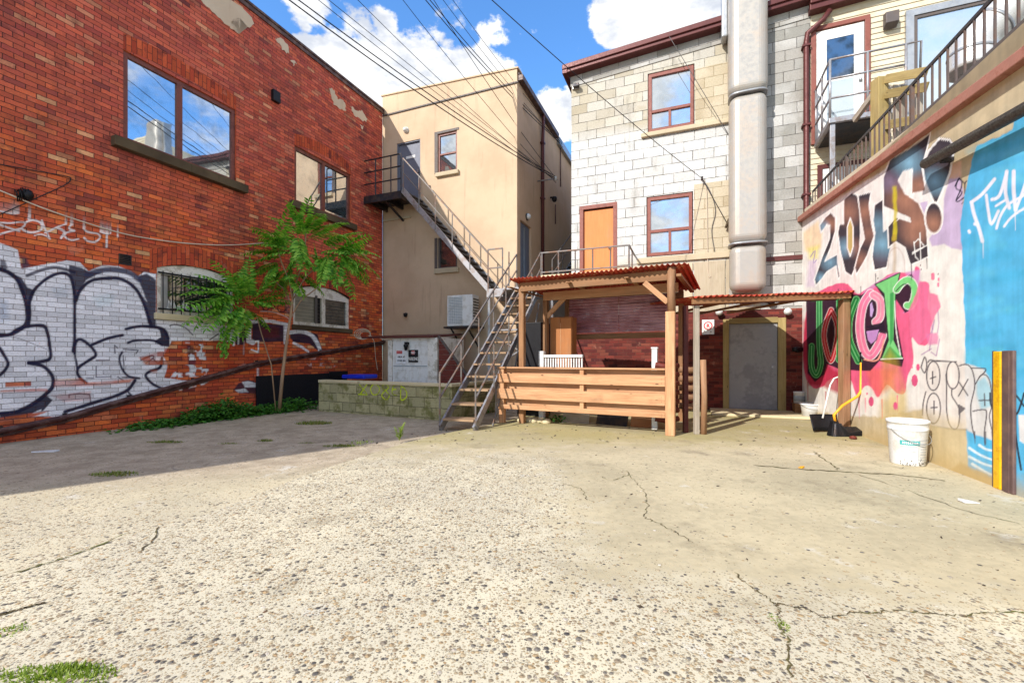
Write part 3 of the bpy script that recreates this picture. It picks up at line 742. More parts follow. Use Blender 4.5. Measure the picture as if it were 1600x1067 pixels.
    P.stroke(zc((1052,330),(1050,460)), 7, W_, .95, 1, jit=1)
    P.stroke(zc((800,455),(842,450),(840,535),(790,515)), 2.6, W_, .95, .8, smooth=False)
    P.stroke(zc((735,450),(730,550)), 2.2, (190,160,160), .9, .8)
    P.stroke(zc((660,385),(655,480)), 3.5, W_, .95, 1)
    P.fill(zc((1085,375),(1200,370),(1290,400),(1325,520),(1290,520),(1230,470),(1110,460),(1080,420)), NV, .95, 1.2)
    P.stroke(zc((1075,385),(1170,378),(1250,410),(1300,490),(1310,530)), 6, W_, .97, 1, jit=.8)
    P.stroke(zc((1110,465),(1160,490),(1220,528)), 4.2, W_, .9, .8, jit=1.5)
    P.fill(zc((1190,600),(1300,570),(1430,640),(1360,655),(1230,640)), (226,196,196), .85, 3, tex=fl)
    P.fill(zc((690,770),(760,745),(830,760),(830,850),(700,845),(655,820)), NV, .85, 1.5)
    P.fill(zc((720,760),(770,750),(825,770),(820,800),(740,800)), W_, .9, 1.2, jit=1.5)
    P.fill(zc((665,820),(740,805),(765,835),(690,842)), W_, .9, 1.2, jit=1.5)
    P.stroke(zc((838,660),(838,720)), 3, W_, .7, 1)
    P.stroke(zc((590,690),(700,650),(740,630)), 3, (220,190,186), .6, 3, jit=3)
    for x, y, r in ((900,195,22), (945,180,24), (1020,200,32), (1075,215,20)):
        P.stroke(zc(*[(x+r*math.cos(a), y+r*math.sin(a)) for a in [k*.785 for k in range(9)]]), 1.8, (22,20,40), .95, .8)
    P.stroke(zc((870,170),(880,225)), 1.8, (22,20,40), .9, .8)
    P.fill(zc((1040,90),(1085,90),(1085,230),(1060,250)), (196,150,150), .4, 5)
    P.stroke(zc((860,225),(950,230),(1050,265),(1085,295)), 1.6, (216,190,186), .9, .8)
    P.stroke(zc((170,335),(215,325),(290,350),(345,405)), 1.6, (40,40,60), .9, .8)
    P.stroke(zc((475,440),(540,395)), 1.8, (40,40,60), .9, .8)
    # narrow white tag above
    z = lambda *p: zA(p, 0, 230, 6.277); T = lambda *p, w=3.0: P.stroke(z(*p), w, (232,222,222), .95, 1.2, jit=.8)
    T((-30,620),(60,640),(150,650),(240,630),(290,595)); T((305,590),(285,700), w=5); T((240,770),(260,735),(330,715),(400,745),(410,800),(360,830),(280,835),(215,800),(240,770), w=3.4)
    T((-20,740),(100,745),(190,735),(250,740)); T((-20,755),(80,790),(190,825)); T((-20,860),(60,835),(200,800)); T((340,865),(400,855),(450,870),(490,900), w=2.6)
    T((410,720),(440,800),(470,860),(485,890)); T((650,755),(570,780),(490,820),(440,840)); T((560,790),(630,830),(600,890), w=4)
    T((795,770),(740,755),(690,770),(680,800),(730,820)); T((730,820),(650,840),(640,880),(700,912),(770,900)); T((900,770),(820,790),(860,830),(960,850),(980,890),(930,930),(860,920),(825,890))
    T((1050,770),(1045,980), w=3.6); T((985,830),(1070,850),(1140,800),(1155,880)); T((1130,800),(1160,820), w=5)
def wall_base_right(P):
    pass
def paint_right(P):
    WH = (238, 234, 230)
    D = lambda *p: zA(p, 1250, 200, 4.268)
    E_ = lambda *p: zA(p, 1250, 400, 4.27)
    G_ = lambda *p: zA(p, 1420, 540, 4.444)
    H_ = lambda *p: zA(p, 1420, 180, 4.85)
    F_ = lambda *p: zA(p, 1420, 390, 5.928)
    P.fill([(1240,352),(1290,320),(1350,285),(1440,235),(1500,300),(1515,400),(1512,600),(1505,640),(1440,640),(1380,650),(1330,650),(1240,640)], WH, .96, 4, jit=6)
    P.fill(D((20,700),(120,620),(150,700),(140,800),(60,830),(30,820)), (246,214,170), .8, 5)
    P.fill(D((50,800),(130,780),(120,870),(60,880)), (236,226,120), .7, 6)
    P.stroke(D((70,860),(100,820),(90,900),(110,880)), 1.2, (150,110,190), .9, .8)
    P.fill(D((60,880),(110,900),(100,1060),(40,1060)), (222,196,226), .6, 6)
    P.fill(D((990,340),(1060,300),(1090,420),(1090,820),(1010,800),(960,770),(880,790),(860,740),(950,640),(960,480)), (200,178,214), .95, 2.5, jit=3)
    P.fill(D((790,480),(850,470),(850,560),(830,590)), (200,178,214), .9, 3)
    P.fill(D((980,250),(1080,210),(1080,330),(990,340)), (226,186,160), .9, 4, jit=4)
    # "20KS!" letters: dark, glowing brown and blue, white edges
    DK, BRN, BLU = (66, 58, 66), (186, 132, 108), (136, 186, 214)
    two = D((130,650),(165,600),(205,560),(238,600),(236,690),(205,800),(166,890),(250,840),(252,900),(268,990),(255,1010),(240,920),(180,960),(105,1055),(95,1010),(150,850),(195,740),(200,650),(180,640),(140,700))
    oh = D((290,480),(345,430),(385,450),(400,560),(405,700),(390,880),(345,990),(300,960),(270,830),(250,700),(262,640),(290,640))
    yu = D((385,450),(475,425),(460,520),(478,640),(495,720),(450,850),(375,982),(365,930),(400,800),(430,740),(405,600))
    kk = D((495,510),(555,475),(558,690),(612,640),(622,700),(580,930),(495,950),(480,860),(500,700),(488,620))
    ss = D((600,210),(740,130),(872,28),(850,130),(815,250),(830,350),(835,420),(745,436),(750,275),(690,290),(655,350),(700,440),(790,500),(835,600),(850,750),(858,860),(735,916),(700,800),(640,760),(590,800),(585,640),(555,560),(555,330))
    ex = D((860,150),(930,70),(1000,80),(1030,130),(1000,300),(905,530),(830,350),(815,250))
    dot = D(*[(892+58*math.cos(a), 600+105*math.sin(a)) for a in [k*.393 for k in range(16)]])
    for q, gl in ((two, ((200,640,14,BRN,.8), (200,900,14,BLU,.8), (140,1000,10,BLU,.8), (160,660,10,BLU,.7))),
                  (oh, ((320,560,22,BRN,.7), (300,800,16,BLU,.8), (370,800,16,BRN,.5))),
                  (yu, ((430,560,18,BRN,.8), (460,700,20,BRN,.5), (400,880,16,BRN,.6))),
                  (kk, ((520,640,20,BLU,.6), (550,780,22,BLU,.9), (540,880,14,(120,110,130),.5))),
                  (ss, ((720,230,26,BLU,.9), (790,380,20,BRN,.7), (700,480,30,BRN,.9), (790,640,30,BRN,.9), (600,360,18,(150,130,160),.7), (750,720,20,BRN,.5))),
                  (ex, ((900,360,22,BLU,.9), (930,200,20,(90,80,90),.6))), (dot, ((890,640,20,BRN,.9),))):
        P.fill(q, DK, 1, .8, outline=(3.4 if q in (ex, dot) else 2.2, (248,246,244)))
        for gx, gy, r, c, a in gl: P.glow(q, 1250+gx/4.268, 200+gy/4.268, r*1.25, c, a)
    P.fill(D((335,600),(354,660),(354,790),(335,856),(316,800),(316,660)), (206,180,110), .95, .8, outline=(1.8, (248,246,244)))
    P.fill(D((620,640),(700,580),(740,630),(660,600)), WH, 1, .8); P.fill(D((560,520),(735,598),(742,632),(640,600),(565,690)), WH, 1, .8)
    P.fill(D((655,350),(690,292),(746,278),(742,420),(715,440)), WH, 1, .8)
    P.fill(D((742,440),(840,420),(880,480),(800,500)), WH, .9, .8)
    P.fill(D((590,900),(600,800),(650,762),(700,800),(735,920),(690,960),(600,960)), WH, 1, .8)
    P.stroke(D((585,940),(600,830),(650,800),(690,860),(700,960)), 1.6, (214,196,190), .8, 1.5)
    P.stroke(D((628,400),(634,560),(630,740)), 6, (214,196,40), .8, 3, jit=4)
    P.stroke(D((628,720),(632,860),(628,960)), 5, (170,130,60), .5, 4)
    for q in (((760,770),(790,740),(830,790),(750,830)), ((800,700),(805,880)), ((760,760),(770,860),(790,880)), ((750,840),(850,780))): P.stroke(D(*q), 1.6, (248,246,244), .95, .8, smooth=False)
    for x, y, r in ((886,990,5), (925,1010,2.4), (922,1045,3)): P.stroke([(1250+x/4.268, 200+y/4.268-r*.6), (1250+x/4.268, 200+y/4.268+r*.6)], r*1.1, (240,130,160), 1, .8, smooth=False)
    for x, y in ((803,912), (808,940), (922,972), (520,1000), (505,985), (745,940)): P.stroke([(1250+x/4.268, 200+y/4.268), (1250+x/4.268, 200+y/4.268+1.5)], 1.4, (90,50,60), 1, .8, smooth=False)
    P.stroke(D((1095,370),(1060,345),(1040,400),(1080,430),(1045,480)), 2, (40,36,60), .95, .8)
    P.stroke(H_((350,540),(380,480),(400,500),(395,560),(360,640),(375,655),(425,620)), 2.0, (36,34,60), .95, .8)
    P.stroke(H_((425,600),(425,520),(440,500)), 1.8, (36,34,60), .95, .8); P.stroke(H_((400,670),(430,650)), 1.2, (36,34,60), .9, .8)
    # pink cloud and the second word
    PK = (236, 92, 138)
    P.fill(E_((50,280),(30,480),(20,640),(35,800),(90,880),(150,870),(190,830),(240,820),(262,920),(300,850),(340,830),(380,930),(430,870),(470,870),(520,940),(560,880),(590,860),(650,915),(700,910),(720,800),(758,700),(745,545),(790,590),(855,580),(875,420),(850,330),(862,200),(835,170),(790,175),(800,90),(770,70),(755,120),(700,110),(600,120),(500,190),(430,230),(380,250),(300,180),(180,210)), PK, .97, 1.4, smooth=True, jit=1.5)
    P.fill(E_((20,440),(110,300),(160,700),(230,760),(330,800),(340,850),(262,920),(150,870),(60,860),(20,680)), (190,24,60), .8, 6)  # deeper red: canopy shade painted into the left of the pink
    P.fill(E_((700,110),(800,90),(800,220),(760,360),(690,380),(760,200)), (214,150,206), .8, 3)
    P.fill(E_((430,230),(500,180),(640,110),(660,115),(500,210),(400,300)), (214,140,190), .9, 2)
    P.fill(E_((430,740),(640,760),(600,880),(520,940),(470,870)), (240,110,90), .6, 8)
    BK = (40, 24, 44)
    P.fill(E_((40,290),(50,780),(100,840),(160,790),(180,720),(250,750),(380,765),(470,765),(530,700),(680,740),(692,690),(640,400),(640,290),(700,380),(760,350),(795,230),(745,120),(655,165),(668,112),(500,190),(545,260),(470,220),(410,260),(300,250),(120,260)), BK, .97, 1.2)
    def letter(pts, w, col, edge=(245,245,240), ew=1.4, hl=None):
        P.stroke(pts, w+ew*2, edge, .95, .8); P.stroke(pts, w, col, 1, .8)
        if hl: P.stroke(pts, 1.3, hl, .8, .8)
    GR, GL = (28,128,62), (128,214,132)  # dark green has the canopy's shade painted in, light green is the sunlit one
    letter(E_((128,300),(130,600),(138,720),(110,795),(78,740),(78,600)), 7, GR, (140,226,150), .9, (150,230,160))
    P.stroke(E_((78,290),(160,285)), 6, GR, 1, .8, smooth=False)
    letter(E_((207,360),(170,460),(162,560),(205,700),(246,560),(246,450),(207,360)), 7, (206,34,52), (250,220,220), .9, (245,170,170))
    P.fill(E_((207,440),(222,530),(205,610),(190,530)), (60,14,30), 1, .8)
    letter(E_((262,260),(270,480),(262,690)), 9, GR, (140,226,150), .9, (150,230,160))
    letter(E_((375,290),(330,420),(330,560),(390,700)), 9, GR, (140,226,150), .9, (150,230,160))
    letter(E_((470,250),(420,330),(400,480),(425,620),(470,665),(520,600),(550,530)), 12, (244,130,168), (252,240,244), 1.2, (252,200,216))
    letter(E_((490,260),(535,300),(535,400),(505,440)), 11, (244,150,178), (252,240,244), 1.2, (252,210,220))
    P.fill(E_((440,470),(560,440),(575,520),(480,500)), BK, .97, .8)
    P.fill(E_((440,500),(530,488),(510,560),(475,590),(450,560)), (206,150,214), 1, .8, outline=(1.2, BK))
    P.fill(E_((465,320),(480,300),(495,360),(480,415),(465,400)), (206,170,224), 1, .8, outline=(1.4, BK))
    P.stroke(E_((430,690),(520,690),(560,560)), 2.5, (250,170,150), .9, .8)
    P.fill(E_((500,190),(668,112),(655,170),(640,240),(625,560),(690,690),(540,690),(590,560),(560,250)), GL, 1, .8, outline=(1.6, BK))
    P.fill(E_((600,250),(625,240),(620,560),(600,600)), (60,160,84), .9, 1.5)
    P.fill(E_((555,680),(600,600),(680,685)), (60,160,84), .9, 1.5)
    P.stroke(E_((540,688),(685,682)), 1.6, (250,250,245), 1, .8, smooth=False); P.stroke(E_((632,300),(640,480),(670,660)), 1.6, (250,250,245), 1, .8)
    letter(E_((645,225),(680,180),(725,160),(760,200),(765,270),(740,330),(715,330)), 10, GL, (250,250,245), 1.2)
    P.stroke(E_((640,235),(690,190),(735,205),(738,245)), 1.6, BK, .95, .8)
    P.fill(E_((545,700),(600,620),(650,690),(700,860),(720,1060),(560,1060),(540,880)), (206,176,50), .5, 9, tex=lambda i: np.clip(P.n2[i]*1.6, 0, 1))
    P.fill(E_((540,960),(700,900),(700,1060),(800,1100),(520,1100)), (216,190,120), .5, 12)
    for x, y, r in ((475,970,18), (765,830,22), (636,1000,15), (787,742,13), (447,918,5), (748,742,4)):
        P.fill(E_(*[(x+r*math.cos(a), y+r*1.9*math.sin(a)) for a in [k*.785 for k in range(8)]]), (226,90,136), 1, .8)
    for q in (((1437,535),(1455,520),(1460,500),(1452,548)), ((1465,480),(1467,505),(1465,520)), ((1455,550),(1463,556),(1468,530)), ((1440,554),(1455,545)), ((1448,520),(1455,500),(1457,515))):
        P.stroke(q, 1.6, (172,120,170), .8, 1.2, smooth=False)
    P.fill(F_((100,290),(180,310),(200,400),(270,420),(290,530),(240,620),(200,760),(100,880),(20,800),(0,560),(60,420)), (240,118,160), .9, 2, jit=3)
    P.fill(F_((160,780),(270,770),(270,880),(180,880)), (232,128,176), .8, 3, jit=4)
    # blue field
    BL = (84, 182, 230)
    P.fill([(1503,395),(1500,350),(1504,320),(1512,285),(1519,250),(1526,228),(1545,220),(1560,215),(1582,203),(1584,190),(1600,182),(1760,110),(1760,1000),(1600,800),(1560,752),(1528,742),(1512,732),(1508,640),(1508,520)], BL, .98, 1.4, jit=3)
    for i in range(46):
        x = 1510+rng.random()*110; y = 230+rng.random()*400; l = 15+rng.random()*45
        P.stroke([(x, y), (x+l*.5, y-4-rng.random()*8), (x+l, y-l*.25)], 6+rng.random()*9, (118, 212, 236) if rng.random() < .6 else (52, 166, 208), .28, 9)
    P.fill([(1508,548),(1545,540),(1562,552),(1562,600),(1508,592)], (96,196,228), .5, 5)
    # tag on the blue
    for q, w_ in (((1518,316),(1522,335),(1530,358),(1535,377)), 5.5), (((1518,316),(1535,303),(1554,280)), 5), (((1541,305),(1544,328),(1549,350),(1560,330)), 4.5), (((1550,312),(1562,305),(1573,270)), 5), (((1573,268),(1571,300),(1577,325)), 5.5), (((1556,322),(1572,312)), 3.5), (((1557,357),(1563,338),(1575,320),(1595,308),(1620,290)), 4), (((1584,268),(1584,300),(1587,328)), 6), (((1587,328),(1596,305),(1606,275)), 4.5), (((1569,354),(1580,340),(1600,326),(1630,312)), 3.6), (((1514,361),(1515,363)), 4.6), (((1523,350),(1525,351)), 4.6):
        P.stroke(q, w_, (238,236,248), .96, 1.4, smooth=True)
    # pale panel with outlined letters
    P.fill(G_((110,100),(200,100),(330,108),(420,130),(520,160),(570,240),(590,400),(600,660),(540,640),(460,620),(400,580),(300,575),(200,560),(100,540),(95,460)), (232,224,218), .88, 3, jit=3)
    P.fill(G_((470,250),(530,215),(575,300),(580,420),(500,440),(470,340)), (120,200,226), .6, 5)
    OG = (84, 78, 84)
    def el(cx, cy, rx, ry, w_=2.0): P.stroke(G_(*[(cx+rx*math.cos(a), cy+ry*math.sin(a)) for a in [k*math.pi/8 for k in range(17)]]), w_, OG, .95, .9)
    el(170,210,46,100); el(172,435,48,105); el(306,205,44,94)
    for q in (((190,105),(330,112)), ((258,200),(262,300),(262,440),(280,540),(315,580),(345,550),(350,440),(300,350),(300,300)), ((410,235),(345,350)), ((350,255),(410,345)), ((350,140),(400,130),(440,170),(458,280),(430,420),(440,560),(460,640)), ((430,155),(530,160),(520,190),(490,215)), ((460,270),(510,200),(560,240),(580,400),(560,500),(600,665)), ((445,455),(500,445),(540,460),(525,600),(530,690)), ((165,180),(165,265)), ((150,228),(186,216)), ((175,385),(175,475)), ((155,430),(196,428)), ((525,335),(528,415)), ((488,380),(560,378)), ((85,150),(110,80),(125,130),(110,190),(85,150)), ((118,320),(100,400),(95,480)), ((135,115),(150,100),(215,110))):
        P.stroke(G_(*q), 2.0, OG, .95, .9)
    P.fill(G_((345,405),(396,435),(345,482)), (110,104,108), .95, .8)
    P.stroke(G_((200,560),(300,578),(400,582)), 2.6, OG, .5, 2.5)
    for x in (455, 530, 580): P.stroke(G_((x,600),(x+6,680)), (3.4, .8), OG, .8, 1.2, smooth=False)
    for q in (((565,330),(575,420),(640,470),(740,480),(780,400),(800,330)), ((690,320),(740,340),(800,420)), ((740,480),(745,640),(780,860)), ((820,470),(815,700),(830,860))): P.stroke(G_(*q), 3.2, (44,38,44), .95, 1)
    P.fill(G_((760,480),(830,480),(830,700),(770,660)), (236,232,230), .9, 2)
    for q in (((420,710),(500,760),(600,800)), ((490,690),(540,720),(600,730)), ((420,770),(520,820),(610,845)), ((440,820),(540,880),(600,905))): P.stroke(G_(*q), (4.2, 2.6), (226,240,246), .9, 1.6)
    for x_, y_, l_, c_ in ((1262,596,30,(190,24,60)),(1290,612,26,(190,24,60)),(1342,620,34,(236,92,138)),(1352,622,22,(236,92,138)),(1378,624,30,(240,110,90)),(1402,618,24,(236,92,138)),(1310,452,22,(66,58,66)),(1345,448,18,(66,58,66)),(1368,428,20,(66,58,66)),(1424,414,24,(66,58,66)),(1448,404,16,(66,58,66)),(1536,378,26,(238,236,248)),(1586,330,30,(238,236,248)),(1528,742,10,(84,182,230))):
        P.stroke([(x_,y_),(x_+.5,y_+l_)], (1.8,.7), c_, .8, .9, smooth=False)
    # worn strip at the foot
    P.fill([(1380,640),(1440,640),(1508,660),(1511,735),(1440,720),(1380,700)], (206,186,140), .5, 14)
    P.fill([(1500,722),(1560,750),(1590,786),(1590,800),(1560,790),(1480,740)], (186,160,110), .9, 5, jit=5)
# ------------------------------------------------------------------ ground
def rib_ground(mb, pts, wd, z, jit=.7):
    P = catmull(pts, 9) if len(pts) > 2 else pts
    js = .5+.25*Vector(pts[0][:2]).length; P = [Vector((p[0]+random.uniform(-1, 1)*.009*js, p[1]+random.uniform(-1, 1)*.009*js, z)) for p in P]
    L, R = [], []
    for i, p in enumerate(P):
        t = (P[min(i+1, len(P)-1)]-P[max(i-1, 0)]).normalized(); n = Vector((-t.y, t.x, 0)); e = min(1, .35+min(i, len(P)-1-i)/3)
        w_ = wd*e*random.uniform(1-jit, 1+jit)/2; L.append(p+n*w_); R.append(p-n*w_)
    for i in range(len(P)-1): mb.face([R[i], R[i+1], L[i+1], L[i]])
    return mb
g = MB(); g.face([(-200,-200,-.03), (200,-200,-.03), (200,300,-.03), (-200,300,-.03)])
ground = tag(g.build('ground', M['ground']), kind='structure')
edge_px = [(0,905), (120,862), (250,822), (330,800), (420,765), (490,738), (560,715), (640,690), (700,676), (780,661)]
edge = [Vector((-3.9, -4, 0)), Vector((-3.3, 0, 0))]+[gr(*p) for p in edge_px]
edge = [Vector(p) for p in catmull([(e.x, e.y, 0) for e in edge], 6)]
edge = [e+Vector((random.uniform(-.008, .008), random.uniform(-.008, .008), 0)) for e in edge]
back = [Vector((.6, 10, 0)), Vector((1.3, 12.5, 0)), Vector((8, 12.5, 0)), Vector((8, -4, 0))]
ring = edge+back
bm_ = MB(); bm_.face(ring[::-1])
for a, b in zip(edge, edge[1:]):
    n = Vector((-(b-a).y, (b-a).x, 0)).normalized()*.028
    bm_.face([b, a, a+n+Vector((0,0,-.034)), b+n+Vector((0,0,-.034))])
slab = tag(bm_.build('concrete_slab', M['slab']), kind='structure')
me = slab.data
for p in me.polygons:
    pass
cr = MB()
for pts, w_ in (([(1180,727),(1250,733),(1330,738),(1400,742),(1480,752)], .022), ([(1148,895),(1170,915),(1192,930),(1212,945),(1218,960),(1217,978),(1230,1000),(1234,1020),(1236,1060)], .007),
                ([(1215,943),(1240,948),(1262,952),(1292,966),(1330,957),(1360,958),(1400,955),(1450,958),(1500,962),(1550,956),(1610,958)], .006),
                ([(980,735),(992,752),(1005,765),(1012,790),(1008,808),(1030,818),(1052,830),(1085,850)], .006), ([(1270,705),(1295,722),(1312,735)], .012),
                ([(880,755),(908,765),(915,778),(925,783)], .005), ([(1330,738),(1400,760),(1500,795),(1600,820)], .006), ([(985,740),(960,750),(940,745)], .005),
                ([(250,822),(238,845),(218,862)], .008), ([(400,900),(412,893),(420,888)], .006)):
    rib_ground(cr, [tuple(gr(*p)) for p in pts], w_, .004)
rib_ground(cr, [tuple(gr(x-2, y-2)) for x, y in edge_px[2:8]], .014, -.022)
cr.build('surface_crack', M['crack'], slab)
cr = MB()
for pts, w_ in (([(-40,920),(0,903),(60,884),(100,872),(140,858),(200,833)], .012), ([(-40,975),(0,961),(20,955),(45,948),(70,942)], .012)):
    rib_ground(cr, [tuple(gr(*p)) for p in pts], w_, .005)
cr.build('surface_crack', M['crack'], slab)

# ------------------------------------------------------------------ windows
def frame_rect(mb, fr, u0, u1, z0, z1, o0, o1, w_, wz=None):
    wz = wz or w_
    mb.box(fr, u0, u1, o0, o1, z0, z0+wz); mb.box(fr, u0, u1, o0, o1, z1-wz, z1)
    mb.box(fr, u0, u0+w_, o0, o1, z0+wz, z1-wz); mb.box(fr, u1-w_, u1, o0, o1, z0+wz, z1-wz)
    return mb
def pane_q(fr, u0, u1, z0, z1, o): 
    mb = MB(); p = [fr.w(u0, z0, o), fr.w(u1, z0, o), fr.w(u1, z1, o), fr.w(u0, z1, o)]
    mb.box(fr, u0, u1, o-.012, o, z0, z1); return mb
def window(par, fr, u0, u1, z0, z1, mull, mat, glass='glass', fw=.07, din=-.10, dout=-.03, hbar=None, sill=None, sillmat='sill', lowmull=None, name='window'):
    f = frame_rect(MB(), fr, u0, u1, z0, z1, din, dout, fw)
    for m_ in mull: f.box(fr, m_-fw*.6, m_+fw*.6, din+.01, dout+.004, (hbar if (hbar and lowmull) else z0+fw), z1-fw)
    if hbar: f.box(fr, u0+fw, u1-fw, din+.01, dout-.003, hbar-fw*.45, hbar+fw*.45)
    if lowmull: f.box(fr, lowmull-fw*.4, lowmull+fw*.4, din+.012, dout-.006, z0+fw, hbar-fw*.45)
    w_ = f.build(name, mat, par, bevel=.006)
    cuts = [u0+fw]+sum([[m_-fw*.6, m_+fw*.6] for m_ in mull], [])+[u1-fw]
    rows = [(z0+fw, z1-fw)] if not hbar else [(z0+fw, hbar-fw*.45), (hbar+fw*.45, z1-fw)]
    for ri, (a, b) in enumerate(rows):
        cc = cuts if not (lowmull and ri == 0) else [u0+fw, lowmull-fw*.4, lowmull+fw*.4, u1-fw]
        for k in range(0, len(cc), 2):
            pane_q(fr, cc[k], cc[k+1], a, b, din+.035+random.uniform(-.003, .003)).build('pane', M[glass], w_)
    if sill: MB().box(fr, sill[0], sill[1], -.06, sill[4] if len(sill) > 4 else .10, sill[2], sill[3]).build('sill', M[sillmat], w_, bevel=.012)
    return w_
def arch_band(par, fr, u0, u1, zb, rise, h, off=.004, n=18, name='brick_arch'):
    mb = MB()
    zf = lambda u: zb+rise*(1-((u-(u0+u1)/2)/((u1-u0)/2))**2)
    for i in range(n):
        a, b = u0+(u1-u0)*i/n, u0+(u1-u0)*(i+1)/n
        mb.face([fr.w(a, zf(a), off), fr.w(b, zf(b), off), fr.w(b, zf(b)+h, off), fr.w(a, zf(a)+h, off)], [(0, a), (0, b), (h, b), (h, a)])
    return mb.build(name, M['arch'], par)

# ------------------------------------------------------------------ red brick building
us = [-2.3, 0, 2, 4, 5.0]; px_ = -260.0
while px_ < 600:
    us.append(FL.uz(px_, 560)[0]); px_ += 1.35 if px_ > -30 else 3.0
us = [u for u in us if u < 15.5]+[15.55]
zs = list(np.arange(-.04, 3.36, .0125))+[3.6, 4.4, 5.4, 6.4, 7.4, 8.4, 9.15]
red = thing('brick_building', 'long red brick building with white graffiti along its foot', 'building', FL.w(-2.3, 0), FL.ang)
holes = [(8.51,10.60,5.03,6.63,.14), (12.14,14.12,5.12,6.55,.14), (9.04,10.54,2.05,3.04,.12), (12.10,14.07,2.05,3.12,.12), (8.44,8.63,2.85,3.03,.05)]
wall('wall', FL, us, zs, holes, M['brick'], red, paint_left)
b = MB().box(FL, -2.3, -2.1, -8, -.002, -.03, 9.15); b.box(FL, -2.1, 15.5, -8, -.4, 0, 9.0); b.build('side_wall', M['orange_brick'], red)
c_ = MB().box(FL, -2.35, 15.6, -.30, .06, 9.15, 9.21); c_.box(FL, -2.35, 15.6, -.03, .035, 9.05, 9.15); c_.build('roof_coping', M['cap'], red, bevel=.01)
window(red, FL, 8.51, 10.60, 5.03, 6.63, [9.46], M['brown_frame'], fw=.085, sill=(8.33,10.80,4.86,5.03,.13))
window(red, FL, 12.14, 14.12, 5.12, 6.55, [13.12], M['brown_frame'], fw=.085, sill=(12.0,14.27,4.95,5.12,.12))
arch_band(red, FL, 8.51, 10.60, 6.632, .10, .28); arch_band(red, FL, 12.14, 14.12, 6.552, .14, .28)
for (u0, u1, zc, zr, nb, mu) in ((9.04,10.54,2.90,3.04,9,None), (12.10,14.07,2.92,3.12,0,13.12)):
    zf = lambda u: zc+(zr-zc)*(1-((u-(u0+u1)/2)/((u1-u0)/2))**2)
    N_ = 14; uu = [u0+(u1-u0)*i/N_ for i in range(N_+1)]
    sp = MB()
    for a, b2 in zip(uu, uu[1:]):
        sp.face([FL.w(a, zf(a)), FL.w(b2, zf(b2)), FL.w(b2, zr), FL.w(a, zr)], [(a, zf(a)), (b2, zf(b2)), (b2, zr), (a, zr)])
        sp.face([FL.w(a, zf(a)), FL.w(a, zf(a), -.12), FL.w(b2, zf(b2), -.12), FL.w(b2, zf(b2))], [(a, 0), (a, .12), (b2, .12), (b2, 0)])
    sp.build('arch_spandrel', M['brick'], red)
    f = frame_rect(MB(), FL, u0, u1, 2.05, zc-.02, -.10, -.03, .085, .085)
    for a, b2 in zip(uu, uu[1:]): f.hexa([FL.w(u, z, o) for u, zz in ((a, zf(a)), (b2, zf(b2))) for o in (-.10, -.03) for z in (zc-.02, zz)], (.1, .07, .1))
    if mu: f.box(FL, mu-.06, mu+.06, -.10, -.028, 2.13, zc-.10)
    w_ = f.build('window', M['white_frame'], red)
    if mu:
        pane_q(FL, u0+.08, mu-.05, 2.13, zc-.1, -.075).build('pane', M['curtain'], w_)
        pane_q(FL, mu+.05, u1-.08, 2.13, zc-.1, -.075).build('pane', M['glassdk'], w_)
        bl = MB()
        for k in range(6): bl.box(FL, mu+.10, u1-.10, -.03, -.022, 2.20+k*.09, 2.207+k*.09)
        for k in range(6): bl.box(FL, u0+.1, mu-.08, -.03, -.022, 2.20+k*.09, 2.207+k*.09)
        bl.box(FL, mu-.30, mu-.22, -.045, -.02, 2.13, zc-.05); bl.build('security_bar', M['wire_g'], w_)
        MB().box(FL, mu-.22, mu-.1, -.06, -.05, 2.13, zc-.1).build('dark_gap', M['black'], w_)
    else:
        pane_q(FL, u0+.08, u1-.08, 2.13, zc-.1, -.075).build('pane', M['glassdk'], w_)
        cu = MB()
        cu.box(FL, u0+.09, u0+.22, -.068, -.062, 2.14, zc-.12)
        cu.build('curtain', M['tin'], w_)
        fk = MB()
        for k in range(26):
            a = u0+.2+random.random()*.8; hh = random.uniform(.05, .22)*(1.3 if .5 < (a-u0) < .75 else .8); z0 = 2.14+random.random()*.05
            pts = [(a-.03, z0), (a+.03, z0), (a+random.uniform(-.03, .03), z0+hh)]; fk.prism(FL, pts, -.060, -.056)
        fk.build('torn_film', M['white'], w_)
        ba = MB()
        for k in range(nb): ba.tube([FL.w(u0+.10+k*(u1-u0-.2)/(nb-1), 2.02, .01), FL.w(u0+.10+k*(u1-u0-.2)/(nb-1), zc-.05, .01)], .009, 6)
        for zz in (2.12, zc-.10): ba.box(FL, u0+.02, u1-.02, -.004, .018, zz, zz+.03)
        ba.build('security_bar', M['black'], w_)
    MB().box(FL, u0-.05, u1+.08, -.06, .06, 1.93, 2.05).build('sill', M['sill' if mu else 'cement'], w_, bevel=.012)
    arch_band(red, FL, u0-.12, u1+.12, zr-.20, .22, .36, off=.005)
vt = frame_rect(MB(), FL, 8.44, 8.63, 2.85, 3.03, -.04, .012, .015)
for k in range(5): vt.box(FL, 8.455, 8.615, -.03, .004, 2.875+k*.028, 2.888+k*.028)
vt.box(FL, 8.45, 8.62, -.049, -.04, 2.86, 3.02); vt.build('wall_vent', M['steeldk'], red)
